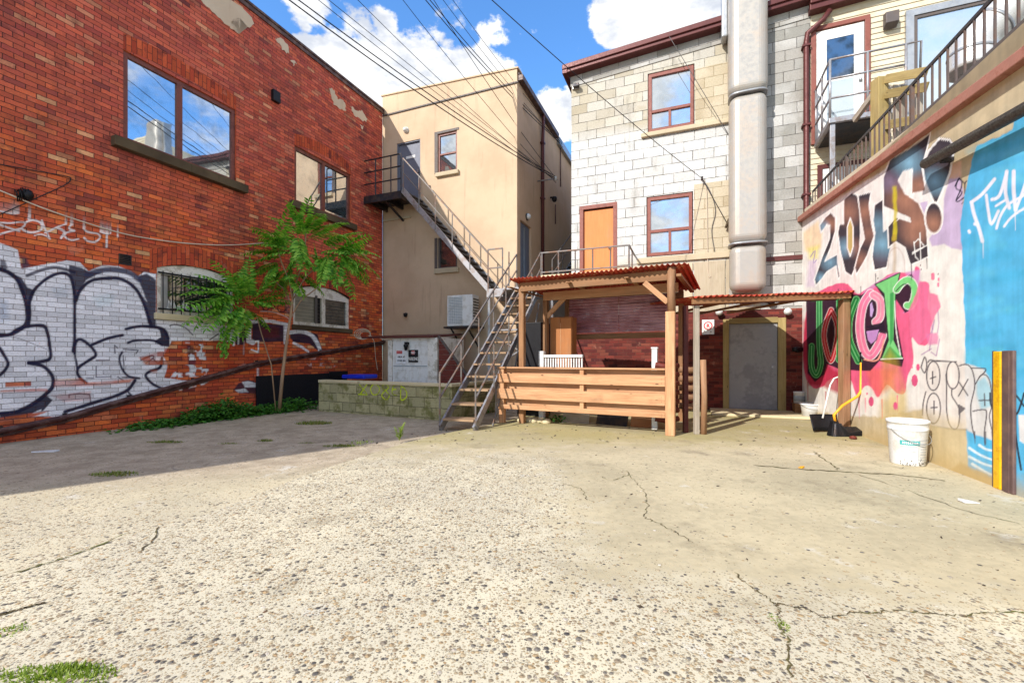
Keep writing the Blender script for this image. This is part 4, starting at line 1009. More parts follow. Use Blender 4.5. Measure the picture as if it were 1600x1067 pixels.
# plaster remnants high up
for poly in ([(308,-6),(360,0),(395,32),(388,44),(372,28),(362,40),(372,52),(352,38),(330,18)], [(430,62),(440,60),(452,78),(446,82),(436,70)], [(454,94),(462,98),(458,102)],
             [(514,138),(522,142),(528,156),(536,156),(540,172),(530,170),(520,160)], [(548,166),(556,172),(566,174),(574,188),(564,188),(552,178)], [(562,196),(568,198),(566,202)]):
    P_ = [FL.uz(*p) for p in catmull(poly+[poly[0]], 5)[:-1]]
    MB().prism(FL, [(u+random.uniform(-.035, .035), z+random.uniform(-.03, .03)) for u, z in P_], -.02, .008).build('plaster_patch', M['plaster'], red)
bx = MB().box(FL, *(lambda u, z: (u-.1, u+.1, 0, .09, z-.13, z+.13))(*FL.uz(429, 152))); tag(bx.build('wall_box', M['black'], bevel=.01), 'small black box fixed high on red brick wall', 'junction box')
# sloping pipe along the foot, with bracket shadow line
pp = [FL.uz(*p) for p in [(-120,697),(0,672),(100,651),(200,622),(300,595),(400,567),(500,550),(598,534)]]
pt = MB(); pt.tube([FL.w(u, z, .075) for u, z in pp], .042, 10)
prail = thing('wall_pipe', 'long sloping maroon pipe running along the graffitied brick wall', 'pipe', FL.w(5, 0), 0)
pt.build('pipe', M['pipe'], prail)
for k in range(1, 8):
    u, z = pp[k]; MB().box(FL, u-.02, u+.02, 0, .04, z-.06, z+.06).build('bracket', M['steeldk'], prail)
MB().prism(FL, [(pp[k][0], pp[k][1]-.06) for k in range(8)]+[(pp[k][0], pp[k][1]-.10) for k in range(7, -1, -1)], 0, .03).build('ledge', M['pipe'], prail)  # dark strip built as the shadow line below the pipe
# low black boards in front of the wall foot
bd = MB().box(FL, 11.05, 13.9, .03, .07, 0, .80); bd.box(FL, 13.2, 13.9, .07, .1, .70, .84)
tag(bd.build('black_board', M['blackwood'], bevel=.005), 'low black boarding at foot of brick wall behind the sapling', 'panel')

# ------------------------------------------------------------------ stucco building
bei = thing('stucco_building', 'beige stucco building with steel fire stairs across its front', 'building', FB.w(0, 0), FB.ang)
hb = [(.50,1.38,6.15,8.03,.14), (2.01,2.68,6.84,8.05,.13), (2.01,2.68,3.93,4.88,.13)]
wall('wall', FB, [-.06,1,2,3,4,4.62], [-.04,2,4,6,8,9.3], hb, M['stucco'], bei, ztop=(9.66,-.052))
wall('side_wall', FS, [0,2,4,6,8.5], [-.04,2,4,6,8,9.25], [(.25,1.18,3.12,5.22,.12), (6.3,6.9,6.2,7.4,.1)], M['stucco2'], bei)
bb = MB().box(FB, .02, 4.3, -9, -.35, 0, 9.2); bb.build('core', M['stucco2'], bei)
tr = MB().box(FB, -.06, 4.66, -.003, .035, 9.00, 9.04); tr.build('parapet_line', M['greyband'], bei)
tr = MB().box(FB, -.10, 4.66, -.30, .03, 9.66, 9.70, zs=-.052); tr.build('parapet_cap', M['stucco'], bei)
MB().box(FB, -.02, 1.05, 0, .05, 5.60, 5.66).build('ledge', M['sill2'], bei)
window(bei, FB, 2.01, 2.68, 6.84, 8.05, [], M['brown_frame'], fw=.06, hbar=7.42, sill=(1.97,2.76,6.72,6.84,.09), sillmat='sill2')
window(bei, FB, 2.01, 2.68, 3.93, 4.88, [], M['greyband'], 'glassdk', fw=.05, sill=(1.93,2.76,3.78,3.93,.09), sillmat='sill2')
rv = MB().box(FB, 1.90, 2.01, 0, .012, 6.84, 8.12); rv.box(FB, 2.01, 2.75, 0, .012, 8.05, 8.12); rv.box(FB, 1.90, 2.0, 0, .012, 3.93, 4.88); rv.build('window_surround', M['greyband'], bei)
d_ = MB().box(FB, .53, 1.35, -.12, -.08, 6.16, 8.0); dr = d_.build('door', M['greydoor'], bei)
MB().box(FB, .80, 1.14, -.078, -.07, 7.52, 7.60).build('name_plate', M['white'], dr)
MB().box(FB, 1.24, 1.29, -.08, -.03, 7.02, 7.12).build('handle', M['steel'], dr)
frame_rect(MB(), FB, .50, 1.38, 6.15, 8.03, -.13, -.02, .035).build('door_frame', M['greydoor'], bei)
sd = MB().box(FS, .28, 1.15, -.10, -.06, 3.14, 5.19); sdo = sd.build('door', M['greydoor'], bei)
MB().box(FS, .66, .75, -.058, -.05, 3.2, 5.1).build('door_strip', M['tin'], sdo)
# roof edge and gutter along the alley
gt = MB().box(FS, .05, 3.7, 0, .16, 9.10, 9.26); gt.box(FS, .05, 8.3, -.1, .05, 9.26, 9.34); gt.build('gutter', M['cap'], bei, bevel=.01)
gt = MB().box(FS, 3.9, 8.3, 0, .12, 9.0, 9.26); gt.build('metal_coping', M['tin'], bei, bevel=.01)
ht = MB().box(FS, 4.2, 5.6, -1.6, -.3, 9.3, 9.95); tag(ht.build('roof_unit', M['tin'], bevel=.02), 'grey metal unit on the stucco building roof edge', 'roof unit')
ob = MB().box(FS, 9.5, 13, -.5, 1.2, 0, 10.6); tag(ob.build('far_building', M['orange_brick']), 'sliver of orange brick building at the far end of the alley', 'building')
dp = MB().tube([FS.w(2.05,9.1,.10), FS.w(2.05,8.8,.10), FS.w(2.1,8.3,.07), FS.w(2.1,3.3,.07)], .055, 8)
dps = thing('downpipe', 'brown downpipe on alley side of the stucco building', 'downpipe', FS.w(2.1, 3.3)); dp.build('pipe', M['maroon'], dps)
for zz in (8.2, 6.4, 4.6): MB().box(FS, 2.02, 2.18, 0, .135, zz, zz+.05).build('clip', M['maroon'], dps)
def bulkhead_lamp(fr, u, z, label, s=.09, back='white'):
    t = thing('wall_lamp', label, 'lamp', fr.w(u, z), fr.ang)
    rot = Vector((fr.n[0], fr.n[1], 0)).to_track_quat('Z', 'Y').to_matrix()
    MB().lathe(fr.w(u, z, 0), [(s*1.05, 0), (s*1.05, .03), (s*.9, .035)], 16, rot).build('base', M[back], t)
    MB().lathe(fr.w(u, z, .035), [(s*.9, 0), (s*.88, .03), (s*.6, .075), (s*.2, .095), (0, .098)], 16, rot).build('lamp_glass', M['white'], t)
u, z = FB.uz(635, 204); bulkhead_lamp(FB, u, z, 'round white lamp above the upper grey door on stucco front')
u, z = FS.uz(823, 339); bulkhead_lamp(FS, u, z, 'round white lamp over the side door in the alley', .10, 'steeldk')
def camera_dome(fr, u, z, label, s=.06):
    t = thing('security_camera', label, 'security camera', fr.w(u, z), fr.ang)
    MB().tube([fr.w(u, z+s, 0), fr.w(u, z+s, s*1.6)], s*.35, 8).build('bracket', M['black'], t)
    MB().lathe(fr.w(u, z, s*1.6), [(0, -s), (s*.7, -s*.7), (s, 0), (s, s*.8), (s*.9, s), (0, s)], 14).build('dome', M['black'], t)
u, z = FB.uz(636, 493); camera_dome(FB, u, z, 'small black camera on stucco wall above the cellar hood')
u, z = FS.uz(860, 313); camera_dome(FS, u, z, 'black camera hanging from a bracket on alley wall', .09)

# ------------------------------------------------------------------ block building
blk = thing('block_building', 'three storey whitewashed concrete block building with orange door', 'building', FK.w(0, 0), FK.ang)
hk = [(1.91,2.97,6.70,8.16,.1), (1.88,2.94,3.68,5.15,.1), (.22,1.17,3.22,5.13,.12)]
wall('wall', FK, [0,1,2,3,4,4.3], [2.3,4,6,8,8.45], hk, M['block'], blk, ztop=(8.42,.06))
wall('wall', FK, [4.3,4.8,5.30], [2.3,4,6,8,8.45], [], M['blockg'], blk, ztop=(8.42,.06))  # greyer blocks: the duct's cast shade is put into this strip's colour
wall('base_wall', FK, [-.1,1,2,3,4,5.35], [-.04,1,2.3], [(3.58,4.84,0.0,2.10,.12)], M['brick2'], blk)
MB().box(FK, 0, 5.3, -8, -.25, 0, 8.3).build('core', M['blockg'], blk)
MB().box(FK, 0, .2, -8, -.002, 0, 8.42).build('alley_wall', M['blockg'], blk)
MB().prism(FK, [(2.99,6.70),(3.80,6.70),(3.80,8.02),(2.99,8.02)], -.01, .006).build('infill_blocks', M['blocktan'], blk)
MB().prism(FK, [(2.96,3.66),(3.80,3.66),(3.80,5.30),(2.96,5.30)], -.01, .006).build('infill_blocks', M['blocktan'], blk)
window(blk, FK, 1.93, 2.95, 6.72, 8.14, [], M['red_frame'], fw=.075, din=-.09, dout=-.01, glass='glassmid', hbar=7.22, lowmull=2.42, sill=(1.76,3.70,6.60,6.70,.08), sillmat='sill2')
window(blk, FK, 1.90, 2.92, 3.70, 5.13, [], M['red_frame'], fw=.075, din=-.09, dout=-.01, glass='glassmid', hbar=4.30, lowmull=2.42, sill=(1.66,3.85,3.52,3.66,.06), sillmat='sill2')
od = MB().box(FK, .32, 1.07, -.09, -.05, 3.22, 5.0); odr = od.build('door', M['orange_door'], blk)
MB().box(FK, .52, 1.07, -.048, -.044, 3.25, 4.88).build('door_panel', M['orange_door'], odr)
MB().lathe(FK.w(.98, 4.0, -.02), [(0, -.04), (.035, -.02), (.035, .02), (0, .03)], 10).build('handle', M['steel'], odr)
f_ = frame_rect(MB(), FK, .22, 1.17, 3.2, 5.13, -.10, .012, .095); f_.build('door_frame', M['red_frame'], blk, bevel=.006)
rf = MB()
for (a, b2, o0, o1, z0, z1) in ((-.14,5.35,.0,.24,8.52,8.66), (-.18,5.35,.14,.28,8.60,8.72), (-.14,5.35,-.3,.02,8.62,8.70)): rf.box(FK, a, b2, o0, o1, z0, z1, zs=.06)
rf.box(FK, -.18, -.05, -8, .26, 8.50, 8.66); rf.build('roof_edge', M['maroon'], blk, bevel=.01)
fb = MB().box(FK, -.02, 5.3, .006, .02, 8.26, 8.52, zs=.06); fb.build('flashing_band', M['blockg'], blk)
MB().box(FK, 4.35, 5.30, 0, .03, 3.36, 3.46).build('ledge', M['maroon'], blk, bevel=.005)
pn = MB()
for a, b2 in ((1.30,2.05), (2.07,2.93), (2.96,3.62), (3.64,4.34)): pn.box(FK, a, b2, 0, .03+random.random()*.006, 2.30, 3.46)
pn.build('tan_panel', M['ply'], blk, bevel=.004)
MB().box(FK, 3.70, 4.20, .031, .045, 2.36, 2.80).build('access_plate', M['duct'], blk, bevel=.004)
# grey door under the canopy
gd = MB().box(FK, 3.71, 4.68, -.08, -.03, .05, 1.99); gdo = gd.build('door', M['greydoor2'], blk, bevel=.004)
fd = MB().box(FK, 3.58, 3.705, -.10, .02, 0, 2.10); fd.box(FK, 4.685, 4.84, -.10, .02, 0, 2.10); fd.box(FK, 3.705, 4.685, -.10, .018, 1.995, 2.12)
fd.build('door_frame', M['treated'], blk, bevel=.005)
MB().box(FK, 4.56, 4.62, -.03, .01, .98, 1.05).build('handle', M['steel'], gdo)
st = MB().box(FK, 3.3, 5.1, .0, 1.1, .0, .05); tag(st.build('door_step', M['cement'], bevel=.01), kind='structure')
# big duct
ua = FK.uz(1141, 300, .55)[0]; ub = FK.uz(1199, 300, .55)[0]
dt = thing('exhaust_duct', 'tall cream metal exhaust duct rising up the block wall', 'duct', FK.w((ua+ub)/2, 2.8, .3), FK.ang)
for z0, z1, e in ((2.65,3.70,.0), (3.70,6.96,.012), (6.96,10.6,.03)):
    MB().box(FK, ua-e, ub+e, .04, .56+e, z0, z1).build('duct_section', M['duct'], dt, bevel=.19).modifiers['bevel'].segments = 7
for zz in (3.68, 6.94):
    rr2 = []
    for k in range(24):
        a = 2*math.pi*k/24; cu_, su_ = math.cos(a), math.sin(a)
        uu2 = (ua+ub)/2+math.copysign(abs(cu_)**.55, cu_)*((ub-ua)/2+.03); oo2 = .31+math.copysign(abs(su_)**.55, su_)*.295
        rr2.append(FK.w(uu2, zz, oo2))
    jb = MB()
    for a, b2 in zip(rr2, rr2[1:]+rr2[:1]): jb.face([a, b2, b2+Vector((0,0,.04)), a+Vector((0,0,.04))], None, True)
    jb.face(rr2[::-1]); jb.face([p+Vector((0,0,.04)) for p in rr2]); jb.build('joint', M['tin'], dt)
fu = MB().box(FK, ua-.16, ua-.03, .05, .35, 8.4, 10.5); tag(fu.build('flue', M['tin'], bevel=.03), 'narrow grey flue beside the top of the cream duct', 'flue')
# downspout between block wall and siding
ds = thing('downspout', 'maroon downspout between grey blocks and cream siding', 'downpipe', FK.w(5.2, 4.2))
MB().tube([FK.w(5.62,8.55,.14), FK.w(5.50,8.38,.14), FK.w(5.22,8.18,.12), FK.w(5.20,8.0,.10), FK.w(5.20,4.35,.10), FK.w(5.27,4.15,.2)], .055, 8).build('pipe', M['maroon'], ds)
for zz in (7.9, 6.2, 4.7): MB().box(FK, 5.12, 5.28, 0, .165, zz, zz+.04).build('clip', M['maroon'], ds)
u, z = FK.uz(903, 137); t = thing('flood_lamp', 'small flood lamp at top corner of block wall', 'lamp', FK.w(u, z), FK.ang)
MB().box(FK, u-.14, u+.02, .0, .05, z-.05, z+.05).build('back_box', M['tin'], t, bevel=.01); MB().box(FK, u-.10, u+.06, .05, .16, z-.05, z+.03).build('lamp_head', M['steeldk'], t, bevel=.01)

# ------------------------------------------------------------------ cream siding building
sid = thing('siding_building', 'cream clapboard upper storey with white balcony door and wide window', 'building', FK.w(5.3, 0), FK.ang)
sb = MB(); z = 3.9
while z < 10.4:
    a = [FK.w(5.30, z, .022), FK.w(10.5, z, .022), FK.w(10.5, z+.115, .004), FK.w(5.30, z+.115, .004)]
    sb.face(a, [(0, z), (5, z), (5, z+.1), (0, z+.1)]); sb.face([FK.w(5.30, z, .002), FK.w(10.5, z, .002), a[1], a[0]]); z += .115
sb.build('siding', M['siding'], sid)
MB().box(FK, 5.302, 10.5, -6, -.003, 0, 10.4).build('core', M['siding'], sid)
rf = MB().box(FK, 5.25, 7.2, .0, .22, 8.60, 8.74, zs=.04); rf.box(FK, 5.25, 7.2, .1, .26, 8.72, 8.80, zs=.04); rf.build('roof_edge', M['maroon'], sid, bevel=.01)
dw = MB().box(FK, 5.40, 6.24, .012, .05, 5.82, 8.20); dwo = dw.build('door', M['white'], sid, bevel=.004)
MB().box(FK, 5.58, 6.06, .052, .058, 7.12, 7.98).build('door_glass', M['glassdk'], dwo)
MB().box(FK, 5.58, 6.06, .052, .058, 6.20, 7.08).build('door_glass', M['glasslt'], dwo)
frame_rect(MB(), FK, 5.54, 6.10, 6.16, 8.02, .050, .066, .04).build('glass_trim', M['white'], dwo)
MB().lathe(FK.w(6.17, 7.0, .07), [(0, -.03), (.03, -.02), (.03, .02), (0, .03)], 10).build('handle', M['tin'], dwo)
frame_rect(MB(), FK, 5.30, 6.34, 5.80, 8.32, .0, .07, .09).build('door_frame', M['red_frame'], sid, bevel=.006)
fw_ = frame_rect(MB(), FK, 6.92, 8.75, 5.9, 8.20, .02, .09, .13); fw_.build('window', M['tin'], sid, bevel=.01)
fi = [o for o in bpy.data.objects if o.parent == sid and o.name.startswith('window')][0]
frame_rect(MB(), FK, 7.05, 8.62, 6.03, 8.07, .03, .07, .06).build('inner_frame', M['greyband'], fi)
pane_q(FK, 7.10, 8.56, 6.08, 8.02, .045).build('pane', M['glasslt'], fi)
lw = frame_rect(MB(), FK, 5.42, 6.35, 4.0, 5.35, .0, .05, .09); lwo = lw.build('lower_door_frame', M['maroon'], sid)
MB().box(FK, 5.51, 6.26, .0, .03, 4.0, 5.26).build('lower_door', M['white'], lwo)
u, z = FK.uz(1388, 38); t = thing('wall_lamp', 'grey square lamp on cream siding beside balcony door', 'lamp', FK.w(u, z), FK.ang)
MB().box(FK, u-.06, u+.06, .02, .06, z-.09, z+.09).build('base', M['greyband'], t, bevel=.01)
MB().hexa([FK.w(u+a, z+zz, o) for a in (-.11, .11) for o, zl_ in ((.06, -.15), (.22, -.10)) for zz in (zl_, .17-(.05 if o > .1 else 0))], (.2, .16, .3)).build('hood', M['greyband'], t, bevel=.01)
# upper balcony with railing and post
bal = thing('upper_balcony', 'grey steel balcony below the white door on cream siding', 'balcony', FK.w(5.35, 5.7, 0), FK.ang)
MB().box(FK, 5.35, 6.55, .08, 1.2, 5.70, 5.80).build('deck', M['steel'], bal, bevel=.008)
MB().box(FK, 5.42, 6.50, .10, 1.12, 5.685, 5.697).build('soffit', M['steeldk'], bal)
cl = MB().box(FK, 5.38, 5.46, 1.08, 1.16, 4.15, 5.70); cl.build('post', M['steel'], bal, bevel=.004)
rl = MB()
for (a, o) in ((5.37,1.18), (5.96,1.18), (6.53,1.18), (5.37,.62), (5.37,.14)): rl.tube([FK.w(a, 5.8, o), FK.w(a, 6.92, o)], .022, 8)
for zz in (6.92, 6.55, 6.18): rl.tube([FK.w(5.37, zz, .02), FK.w(5.37, zz, 1.18)], .02, 8); rl.tube([FK.w(5.37, zz, 1.18), FK.w(6.53, zz, 1.18)], .02, 8)
rl.tube([FK.w(6.53, 6.92, 1.18), FK.w(6.75, 6.92, 1.18), FK.w(6.8, 6.4, 1.0)], .02, 8)
rl.build('railing', M['steel'], bal)
sr = MB().box(FK, 6.6, 8.2, .4, 1.15, 4.6, 4.66); 
# ------------------------------------------------------------------ mural building with fascia, deck edge, railing, pipe
mur = thing('mural_building', 'single storey wall covered with colourful lettered murals', 'building', FR.w(4, 0), FR.ang)
usr = [-3, -1, 1, 2, 2.6]; px_ = 1820.0
while px_ > 1240:
    usr.append(FR.uz(px_, 560)[0]); px_ -= 1.15
usr = sorted([u for u in usr if u < 10.2]+[10.32])
fz = lambda u: 3.42+.0737*u
wall('wall', FR, usr, list(np.arange(-.02, 3.3, .0105))+list(np.arange(3.31, 4.1, .02))+[4.18], [], M['mural'], mur, paint_right, ztop=(3.42,.0737))
MB().box(FR, -3, 10.2, -6, -.05, 0, 3.6).build('core', M['mural'], mur)
MB().box(FR, -3, 10.3, -.04, .09, fz(-3), fz(-3)+.11, zs=.0737).build('fascia', M['fascia'], mur, bevel=.01)
MB().box(FR, -3, 10.3, -.04, -.005, fz(-3)+.11, fz(-3)+.24, zs=.0737).build('upper_board', M['siding'], mur)
MB().box(FR, -3, 6.2, -.06, -.02, 3.93, 4.15).build('deck_edge', M['greyband'], mur, bevel=.006)
MB().box(FR, -3, 10.2, -3, -.10, 3.70, 3.90).build('deck', M['greyband'], mur)
rg = thing('deck_railing', 'rusty grey picket railing along the top of the mural wall', 'railing', FR.w(4, 4), FR.ang)
rr_ = MB().beam(FR.w(1.0, 4.69, -.09), FR.w(9.9, 4.69, -.09), .022, .045); rr_.build('top_rail', M['steeldk'], rg, bevel=.004)
pk = 0; u = 2.2
while u < 9.9:
    big_ = abs((u-6.0) % 2.1) < .1
    MB().box(FR, u-(.022 if big_ else .009), u+(.022 if big_ else .009), -.10-(.01 if big_ else 0), -.082+(.01 if big_ else 0), 4.0 if u > 6.0 else 4.1, 4.68).build('post' if big_ else 'picket', M['railrust'], rg); u += .148; pk += 1
# pipe on the mural wall
pA = FR.uz(1446, 256, .12); pB = FR.uz(1600, 171, .12)
sl = (pB[1]-pA[1])/(pB[0]-pA[0])
dpp = thing('drain_pipe', 'thick dark pipe crossing the top of the mural wall', 'pipe', FR.w(pA[0], pA[1]), FR.ang)
MB().tube([FR.w(pA[0], pA[1], .12), FR.w(-1, pA[1]+sl*(-1-pA[0]), .12)], .055, 14).build('pipe', M['darkpipe'], dpp)
for q in (pA[0]-.25, pA[0]-1.6, pA[0]-3): MB().box(FR, q-.03, q+.03, 0, .10, pA[1]+sl*(q-pA[0])-.07, pA[1]+sl*(q-pA[0])-.03).build('bracket', M['steeldk'], dpp)
# painted corner posts against the mural
t = thing('yellow_post', 'yellow painted steel guard post against the blue mural', 'post', FR.w(FR.uz(1556, 765)[0], 0), FR.ang)
ua, ub = sorted((FR.uz(1551, 700, .03)[0], FR.uz(1562, 700, .03)[0])); MB().box(FR, ua, ub, .0, .03, 0, 1.265).build('shaft', M['yellow'], t, bevel=.008)
MB().box(FR, ub+.001, ub+.035, 0, .015, 0, 1.27).build('flange', M['brownpost'], t)
t = thing('brown_post', 'dark brown steel guard post beside the yellow one', 'post', FR.w(FR.uz(1575, 775)[0], 0), FR.ang)
ua2, ub2 = sorted((FR.uz(1564, 700, .03)[0], FR.uz(1582, 700, .03)[0])); MB().box(FR, ua2, ub2, .0, .028, 0, 1.27).build('shaft', M['brownpost'], t, bevel=.008)
MB().box(FR, ua2+.04, ub2-.04, .028, .034, 0, 1.26).build('rib', M['brownpost'], t)
# silver duct behind the railing
sdx = thing('silver_duct', 'fat silver duct slanting behind the deck railing', 'duct', at(1512, 100, 5.6))
pts = catmull([tuple(at(1518,112,5.4)), tuple(at(1522,70,5.4)), tuple(at(1560,30,5.3)), tuple(at(1640,-50,5.1)), tuple(at(1800,-210,4.9))], 5)
MB().tube(pts, .22, 22).build('tube', M['ductsilver'], sdx)
sm = MB()
for k in (3, 9, 14): sm.tube([pts[k], Vector(pts[k])+(Vector(pts[k+1])-Vector(pts[k])).normalized()*.03], .226, 22)
sm.build('seam', M['tin'], sdx)
# timber gate on the deck
gt = thing('timber_gate', 'weathered timber gate and post standing behind the deck railing', 'gate', at(1374, 250, 7.3))
gp = at(1374, 250, 7.3); MB().beam((gp.x, gp.y, 3.9), (gp.x, gp.y, at(1374,124,7.3).z), .17, .17, (0,1,0)).build('post', M['treated'], gt, bevel=.01)
bo = MB()
for y_ in (118, 142, 190, 226): bo.beam(at(1384, y_+6, 7.2), at(1449, y_-6, 6.5), .03, .13)
bo.build('rail', M['treated'], gt, bevel=.004)
bo = MB()
for k, x_ in enumerate((1392, 1404, 1417, 1430, 1442)): p = at(x_, 240, 7.25-k*.15); bo.beam((p.x, p.y+.05, 3.9), (p.x, p.y+.05, at(x_,130,7.25-k*.15).z), .09, .02, (0,1,0))
bo.build('board', M['greywood'], gt, bevel=.004)
tag(MB().beam(at(1335,188,8.2), at(1378,130,7.5), .06, .10).build('loose_plank', M['greywood']), 'grey plank leaning from the upper balcony to the gate', 'plank')
# ------------------------------------------------------------------ steel stairs
def stair(name, label, top, bot, width, n, side_off=0, rails=(1, 1), mat='steel', treadmat='tread', nposts=4, rail_h=.95, drop=0.0, rmat=None):
    top, bot = Vector(top), Vector(bot); d = Vector((bot.x-top.x, bot.y-top.y, 0)); L = d.length; d.normalize(); sd = Vector((-d.y, d.x, 0))
    t = thing(name, label, 'stairs', (bot.x, bot.y, bot.z), math.atan2(d.y, d.x))
    rise = top.z-bot.z; dirv = (bot-top).normalized(); rmat = rmat or mat
    for s_ in (-1, 1):
        o = sd*s_*width/2
        MB().beam(top+o-dirv*.05, bot+o+dirv*.02, .04, .15).build('stringer', M[mat], t, bevel=.004)
    for k in range(n):
        f = (k+.5)/n; c = top.lerp(bot, f)+Vector((0, 0, .02))
        MB().beam(c-sd*(width/2-.025), c+sd*(width/2-.025), L/n*.92, .035).build('tread', M[treadmat], t, bevel=.003)
    for s_, on in zip((-1, 1), rails):
        if not on: continue
        o = sd*s_*(width/2+.02); r = MB(); up = Vector((0, 0, 1))
        for k in range(nposts+1):
            p = top.lerp(bot, k/nposts)+o; r.beam(p-up*.05-up*(drop if k == nposts else 0), p+up*(rail_h), .028, .028, (0, 1, 0))
        for h_ in (rail_h, rail_h*.55): r.beam(top+o+up*h_, bot+o+up*h_, .032, .032 if h_ == rail_h else .022)
        r.build('handrail', M[rmat], t, bevel=.003)
    return t
# upper landing and flight along the stucco front
lz = 6.10
ul = thing('upper_landing', 'dark steel landing outside the upper grey door', 'landing', FB.w(.6, lz, .5), FB.ang)
MB().box(FB, -.22, 1.36, .0, .95, lz-.05, lz).build('deck', M['steeldk'], ul, bevel=.004)
fr_ = MB().box(FB, -.22, 1.36, .90, .96, lz-.22, lz-.051); fr_.box(FB, 1.30, 1.36, .0, .90, lz-.22, lz-.051)
for a in (.1, .7): fr_.box(FB, a, a+.06, 0, .9, lz-.20, lz-.051)
fr_.beam(FB.w(.75, lz-.2, .9), FB.w(.75, lz-.55, .0), .05, .05); fr_.build('frame', M['steeldk'], ul)
rl = MB()
for a in (-.2, .42, .98, 1.34): rl.beam(FB.w(a, lz, .93), FB.w(a, lz+1.08, .93), .03, .03, (0, 1, 0))
rl.beam(FB.w(-.2, lz, .05), FB.w(-.2, lz+1.08, .05), .03, .03, (0, 1, 0)); rl.beam(FB.w(-.2, lz, .5), FB.w(-.2, lz+1.08, .5), .03, .03, (0, 1, 0))
for h_ in (1.08, .72, .36): rl.beam(FB.w(-.2, lz+h_, .93), FB.w(1.34, lz+h_, .93), .03, .03); rl.beam(FB.w(-.2, lz+h_, 0), FB.w(-.2, lz+h_, .93), .03, .03)
rl.build('railing', M['steeldk'], ul)
LZ = 3.05
s1 = stair('upper_stairs', 'steel stair flight descending across the stucco front from the upper landing', FB.w(1.42, lz-.02, .52), FB.w(4.15, LZ+.02, .52), .80, 16, rails=(1, 0), mat='steel', nposts=5, rmat='rail')
# lower landing
ll = thing('lower_landing', 'grey steel landing where the two stair flights meet', 'landing', FB.w(4.6, LZ, .5), FB.ang)
dk = MB().box(FB, 4.15, 6.0, .06, 1.0, LZ-.05, LZ); dk.build('deck', M['steel'], ll, bevel=.004)
fr_ = MB().box(FB, 4.15, 4.62, .97, 1.02, LZ-.22, LZ-.051); fr_.box(FB, 4.15, 6.0, .06, .11, LZ-.22, LZ-.051)
for a, b2 in ((4.2, .98), (5.95, .98)): fr_.beam(FB.w(a, 0, b2), FB.w(a, LZ-.05, b2), .06, .06, (0, 1, 0))
fr_.beam(FB.w(4.2, .9, .98), FB.w(5.95, 1.9, .98), .03, .03); fr_.beam(FB.w(4.2, 1.9, .98), FB.w(5.95, .9, .98), .03, .03)
for zz in (.95, 1.95): fr_.beam(FB.w(4.2, zz, .98), FB.w(5.95, zz, .98), .035, .035)
fr_.build('frame', M['steel'], ll)
rl = MB()
for a, o in ((4.18,.99), (4.60,.99), (4.60,.55)): rl.beam(FB.w(a, LZ, o), FB.w(a, LZ+1.05, o), .035, .035, (0, 1, 0))
for h_ in (1.05, .55): rl.beam(FB.w(4.18, LZ+h_, .99), FB.w(4.60, LZ+h_, .99), .035, .035)
rl.build('railing', M['rail'], ll)
# lower flight towards the yard
top = at(826, 452, 11.75); top.z = LZ-.02; bot = gr(724, 672); bot = Vector((-.92, 7.55, 0.02))
s2 = stair('lower_stairs', 'weathered steel stair flight with wooden treads reaching the yard concrete', top, bot, .62, 13, rails=(1, 1), mat='steel', treadmat='treadwood', nposts=5, rail_h=.92, rmat='rail')
for k in range(4):
    p = top.lerp(bot, .12+.2*k); q = top.lerp(bot, .12+.2*(k+.8)); o = Vector((.40, -.08, -.1)); MB().beam(p+o, Vector((q.x, q.y, max(.05, q.z-.7)))+o, .025, .025).build('brace', M['rail'], s2)
# alley flight behind
at_ = stair('alley_stairs', 'narrow steel stair climbing up the alley beside the block building', FS.w(6.2, 6.5, 1.25), FS.w(.9, LZ+.1, 1.15), .75, 18, mat='steel', nposts=5, rmat='rail')
al = MB().box(FS, 6.2, 8.2, .3, 1.6, 6.45, 6.52); tag(al.build('alley_landing', M['steeldk']), 'dark landing at head of the alley stair', 'landing')
tag(MB().box(FS, 6.0, 6.04, .3, 1.3, 6.5, 7.7).build('alley_gate', M['steeldk']), 'dark metal screen at head of the alley stair', 'screen')
# balcony before the orange door
kb = thing('lower_balcony', 'concrete balcony with low grey rail before the orange door', 'balcony', FK.w(.6, 3.1), FK.ang)
u0 = FK.uz(845, 420, 1.15)[0]; u1 = FK.uz(984, 415, 1.15)[0]
MB().box(FK, u0, u1, 0.0, 1.15, 3.02, 3.20).build('slab', M['cement'], kb, bevel=.01)
MB().box(FK, u0-.02, u1+.02, .05, 1.10, 2.88, 3.018).build('beam', M['ply'], kb, bevel=.006)
rl = MB()
nb = 5
for k in range(nb+1):
    a = u0+.02+(u1-u0-.04)*k/nb; rl.beam(FK.w(a, 3.2, 1.12), FK.w(a, 3.74, 1.12), .03, .03, (0, 1, 0))
rl.beam(FK.w(u1-.02, 3.2, .55), FK.w(u1-.02, 3.74, .55), .03, .03, (0, 1, 0))
for zz in (3.74, 3.27): rl.beam(FK.w(u0, zz, 1.12), FK.w(u1, zz, 1.12), .035, .03); rl.beam(FK.w(u1-.02, zz, .02), FK.w(u1-.02, zz, 1.12), .035, .03)
rl.build('railing', M['rail'], kb, bevel=.003)

